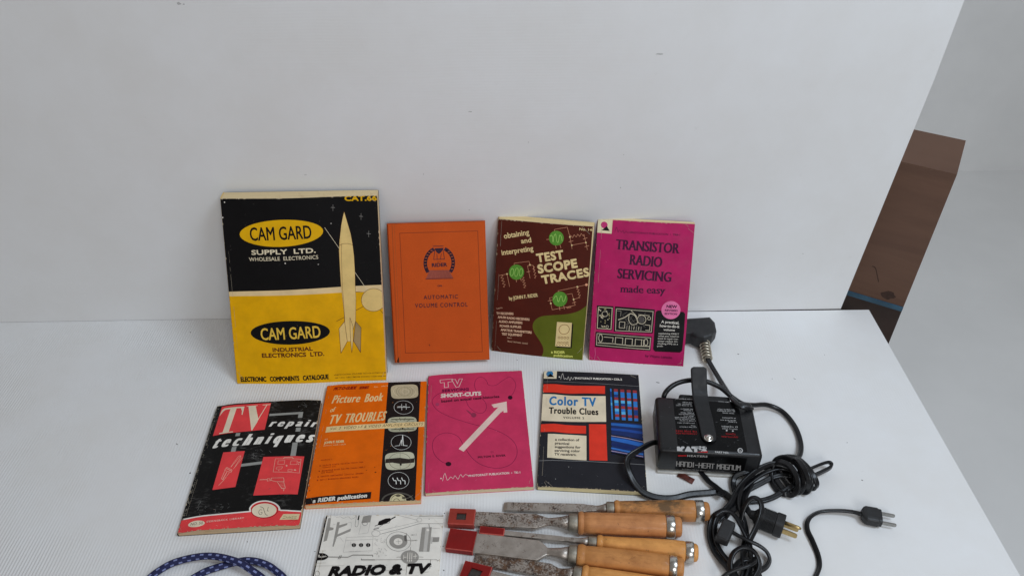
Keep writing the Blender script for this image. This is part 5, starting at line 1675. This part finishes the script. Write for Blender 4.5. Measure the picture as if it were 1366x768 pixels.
# ring and the wrap that ties it
cable(U4([(380, 720, 10), (375, 590, 15), (420, 480, 18), (520, 425, 20), (630, 455, 20), (695, 550, 18), (705, 660, 14), (650, 770, 10)]), roll=lambda t: .9)
cable(U4([(400, 250, 14), (470, 290, 14), (580, 345, 14), (700, 400, 12), (790, 470, 9), (825, 560, 6), (790, 640, 6), (710, 690, 8), (620, 740, 10)]), roll=lambda t: .7)
cable(U4([(240, 820, 12), (310, 740, 16), (430, 680, 20), (560, 640, 22), (640, 600, 20), (660, 540, 14)]), roll=lambda t: 1.2)
cable(U4([(420, 690, 10), (470, 600, 8), (560, 560, 8), (640, 600, 8), (690, 700, 7), (720, 800, 5)]), roll=lambda t: .2)
obj('cable', cab, RUB, pc)
def plug(parent, px0, px1, z, prof, hgt, grip=True, up=0.0):
    """moulded plug lying along px0 -> px1; prof: (t, half width, half height)"""
    A_ = at(*px0, z[0]) - org; B_ = at(*px1, z[1]) - org
    d_ = (B_ - A_); L_ = d_.length; d_.normalize()
    sd = d_.cross(Vector((0, 0, 1))).normalized(); nm = sd.cross(d_)
    sd, nm = sd * math.cos(up) + nm * math.sin(up), nm * math.cos(up) - sd * math.sin(up)
    b_ = bmesh.new()
    rg = []
    for t, hw, hh in prof:
        rg.append([b_.verts.new((A_ + d_ * L_ * t + sd * x + nm * y) * MM) for x, y in superring(hw, hh, 4.5, 20)])
    for p_, q_ in zip(rg, rg[1:]):
        for i in range(20): b_.faces.new([p_[i], p_[(i + 1) % 20], q_[(i + 1) % 20], q_[i]])
    b_.faces.new(rg[0][::-1]); b_.faces.new(rg[-1])
    bmesh.ops.recalc_face_normals(b_, faces=b_.faces[:])
    o = obj('plug_body', b_, RUBP, parent)
    return o, A_, B_, d_, sd, nm
pf = [(0, 4.2, 4.2), (.10, 5.2, 5.0), (.18, 8.5, 8), (.30, 12, 10.5)]
for k in range(10):
    t = .38 + .036 * k
    pf += [(t, 12.6, 11.2), (t + .012, 12.6, 11.2), (t + .016, 11.8, 10.5), (t + .030, 11.8, 10.5)]
pf += [(.76, 13, 11.5), (.97, 13.2, 11.5), (1.0, 12.6, 11)]
o, A_, B_, d_, sd, nm = plug(pc, (1001, 685), (1045, 702), (12, 12), pf, 0, up=.25)
b_ = bmesh.new()
def prong(b__, base, d__, sd__, nm__, L_, w, th):
    rg = []
    for t, k in ((0, 1), (.86, 1), (.96, .8), (1.0, .45)):
        rg.append([b__.verts.new((base + d__ * L_ * t + sd__ * x * k + nm__ * y) * MM) for x, y in ((-w, -th), (w, -th), (w, th), (-w, th))])
    for p_, q_ in zip(rg, rg[1:]):
        for i in range(4): b__.faces.new([p_[i], p_[(i + 1) % 4], q_[(i + 1) % 4], q_[i]])
    b__.faces.new(rg[0][::-1]); b__.faces.new(rg[-1])
for off, kd in ((-6.3, 'b'), (6.3, 'b')):
    b2 = bmesh.new()
    prong(b2, B_ + sd * off + nm * (-1.5), d_, nm, sd, 17.5, 3.1, .8)
    bmesh.ops.recalc_face_normals(b2, faces=b2.faces[:])
    obj('prong', b2, BRS, pc)
b2 = bmesh.new()
gb_ = B_ + nm * 6.5
sweep(b2, [gb_, gb_ + d_ * 16, gb_ + d_ * 19.5], round_sec(2.4, 12), scale=lambda t: 1 if t < .9 else .5)
obj('prong', b2, BRS, pc)
# small moulded block caught in the knot
A0 = at(962, 722, 16) - org; B0 = at(973, 697, 16) - org
dd = (B0 - A0); L0 = dd.length; dd.normalize(); s0 = dd.cross(Vector((0, 0, 1))).normalized(); n0 = s0.cross(dd)
b2 = bmesh.new()
rg = []
for t, hw, hh in ((0, 6, 5), (.06, 8, 7), (.9, 8, 7), (1, 6.5, 5.5)):
    rg.append([b2.verts.new((A0 + dd * L0 * t + s0 * x + n0 * y) * MM) for x, y in superring(hw, hh, 6, 16)])
for p_, q_ in zip(rg, rg[1:]):
    for i in range(16): b2.faces.new([p_[i], p_[(i + 1) % 16], q_[(i + 1) % 16], q_[i]])
b2.faces.new(rg[0][::-1]); b2.faces.new(rg[-1])
bmesh.ops.recalc_face_normals(b2, faces=b2.faces[:])
obj('socket_block', b2, RUBP, pc)

# flat lead that leaves the heater on the left and runs under it
org2 = at(860, 640, 0)
fl = thing('flat_cord', 'flat black two-wire lead curling from the heater over the corner of the black book', 'cord', (org2.x * MM, org2.y * MM, 0))
rib = [(-3.9, -1.2), (-1.6, -1.5), (0, -1.1), (1.6, -1.5), (3.9, -1.2), (4.3, 0), (3.9, 1.2), (1.6, 1.5), (0, 1.1), (-1.6, 1.5), (-3.9, 1.2), (-4.3, 0)]
pts = wpath([(876, 589, 24), (866, 592, 25), (852, 600, 26), (840, 608, 25), (836.5, 616, 23), (839, 628, 20), (846, 643, 13), (858, 656, 8), (876, 663, 5), (898, 664, 4), (920, 659, 4), (942, 657, 4), (962, 656, 4), (974, 664, 4), (984, 676, 5)])
bm = bmesh.new()
sweep(bm, [p_ - org2 for p_ in catmull3(pts, 10)], rib, roll=lambda t: 1.45 * max(0, 1 - t / .42) + .15)
obj('cable', bm, RUB, fl)
pts = wpath([(930, 622, 4), (944, 640, 4), (954, 648, 5), (963, 656, 9), (960, 660, 11)])
bm = bmesh.new()
sweep(bm, [p_ - org2 for p_ in catmull3(pts, 10)], rib, roll=lambda t: .3)
obj('cable', bm, RUB, fl)

# cord with the two-prong plug at the right
org = at(1100, 740, 0)
tc = thing('two_prong_cord', 'flat black cord with a two-prong plug, lying at the right of the table', 'power cord', (org.x * MM, org.y * MM, 0))
pts = wpath(fr(940, 600, 4.573, [(560, 960, 3), (640, 840, 3), (690, 740, 3), (700, 690, 3), (688, 630, 3), (656, 550, 4), (628, 490, 4), (626, 440, 5), (654, 400, 5), (710, 374, 5), (800, 368, 6), (890, 374, 7), (950, 388, 8), (975, 394, 8)]))
bm = bmesh.new()
sweep(bm, [p_ - org for p_ in catmull3(pts, 9)], twin_sec(1.75, 3.3), roll=lambda t: .9 if t < .6 else .9 - (t - .6) * 1.6)
obj('cable', bm, RUB, tc)
pf = [(0, 6.0, 4.5), (.10, 9.5, 6), (.22, 11.2, 6.8), (.80, 11.6, 6.8), (.86, 10.6, 6.4), (1.0, 10.4, 6.2)]
o, A_, B_, d_, sd, nm = plug(tc, (1149, 685.5), (1175, 690.5), (8, 8), pf, 0)
for off in (-6.9, 6.9):
    b2 = bmesh.new()
    prong(b2, B_ + sd * off, d_, nm, sd, 17, 2.7, .85)
    bmesh.ops.recalc_face_normals(b2, faces=b2.faces[:])
    obj('prong', b2, STL, tc)

# reddish clip peeping out from under the heater
cp_ = at(916, 641, 0)
bm = bmesh.new()
a = at(905, 632, 1.5) - cp_; b = at(925, 642, 1.5) - cp_
sweep(bm, [a, a + (b - a) * .35 + Vector((0, 0, 1.0)), a + (b - a) * .7, b], [(-4.0, -1), (4.0, -1), (4.4, 0), (4.0, 1.2), (1.2, .8), (-1.2, 1.3), (-4.0, 1.1), (-4.4, 0)])
o = obj('metal_scrap', bm, simple('reddish brown scrap', rgb(84, 38, 28, 1.1), .5, .2, .5, 180), None)
o.location = cp_ * MM
tag(o, 'small reddish brown scrap lying in front of the heater', 'scrap')

# ------------------------------------------------------------------ bungee cord
def bungee_mat():
    mt, nt, bs = newmat('navy braid with pale flecks')
    tc_ = nt.nodes.new('ShaderNodeTexCoord')
    sp = nt.nodes.new('ShaderNodeSeparateXYZ')
    nt.links.new(tc_.outputs['UV'], sp.inputs[0])
    u8 = math_n(nt, 'MULTIPLY', sp.outputs[0], 5.0)
    v = math_n(nt, 'MULTIPLY', sp.outputs[1], 1 / .0105)
    row = math_n(nt, 'FLOOR', u8)
    v2 = math_n(nt, 'ADD', v, math_n(nt, 'MULTIPLY', row, .5))
    fv = math_n(nt, 'FRACT', v2); fu = math_n(nt, 'FRACT', u8)
    mk = math_n(nt, 'MULTIPLY', math_n(nt, 'LESS_THAN', fv, .42), math_n(nt, 'LESS_THAN', fu, .42))
    fine = math_n(nt, 'FRACT', math_n(nt, 'ADD', math_n(nt, 'MULTIPLY', sp.outputs[0], 16.0), math_n(nt, 'MULTIPLY', sp.outputs[1], 900.0)))
    navy = mixc(nt, math_n(nt, 'LESS_THAN', fine, .4), rgb(20, 26, 78, 1.2), rgb(10, 13, 38, 1.2))
    pale = mixc(nt, math_n(nt, 'LESS_THAN', fine, .4), rgb(130, 138, 176, 1.2), rgb(84, 92, 150, 1.2))
    nt.links.new(mixc(nt, mk, navy, pale), bs.inputs['Base Color'])
    bs.inputs['Roughness'].default_value = .75
    bump(nt, bs, fine, .5, .0006)
    return mt
ob = at(280, 790, 0)
bpts = wpath(fr(160, 700, 5.254, [(100, 640, 5), (120, 520, 5), (170, 420, 5), (230, 350, 5), (345, 276, 5), (450, 240, 6), (560, 219, 8), (660, 217, 10), (760, 236, 13), (850, 268, 14), (930, 320, 10), (1000, 372, 6), (1060, 450, 5), (1100, 560, 5), (1040, 680, 5), (860, 760, 5), (600, 740, 5), (450, 620, 5), (430, 500, 5), (480, 400, 5), (545, 352, 5), (620, 315, 5), (720, 284, 5), (800, 262, 5), (880, 247, 5), (960, 254, 5), (1040, 282, 5), (1100, 325, 5), (1150, 372, 5), (1200, 480, 5), (1220, 640, 5)]))
bm = bmesh.new()
sweep(bm, [p_ - ob for p_ in catmull3(bpts, 10)], round_sec(4.1, 20), uv=True)
o = obj('bungee_cord', bm, bungee_mat(), None)
o.location = ob * MM
tag(o, 'navy blue bungee cord with pale flecks, coiled at the lower left corner of the table', 'bungee cord')
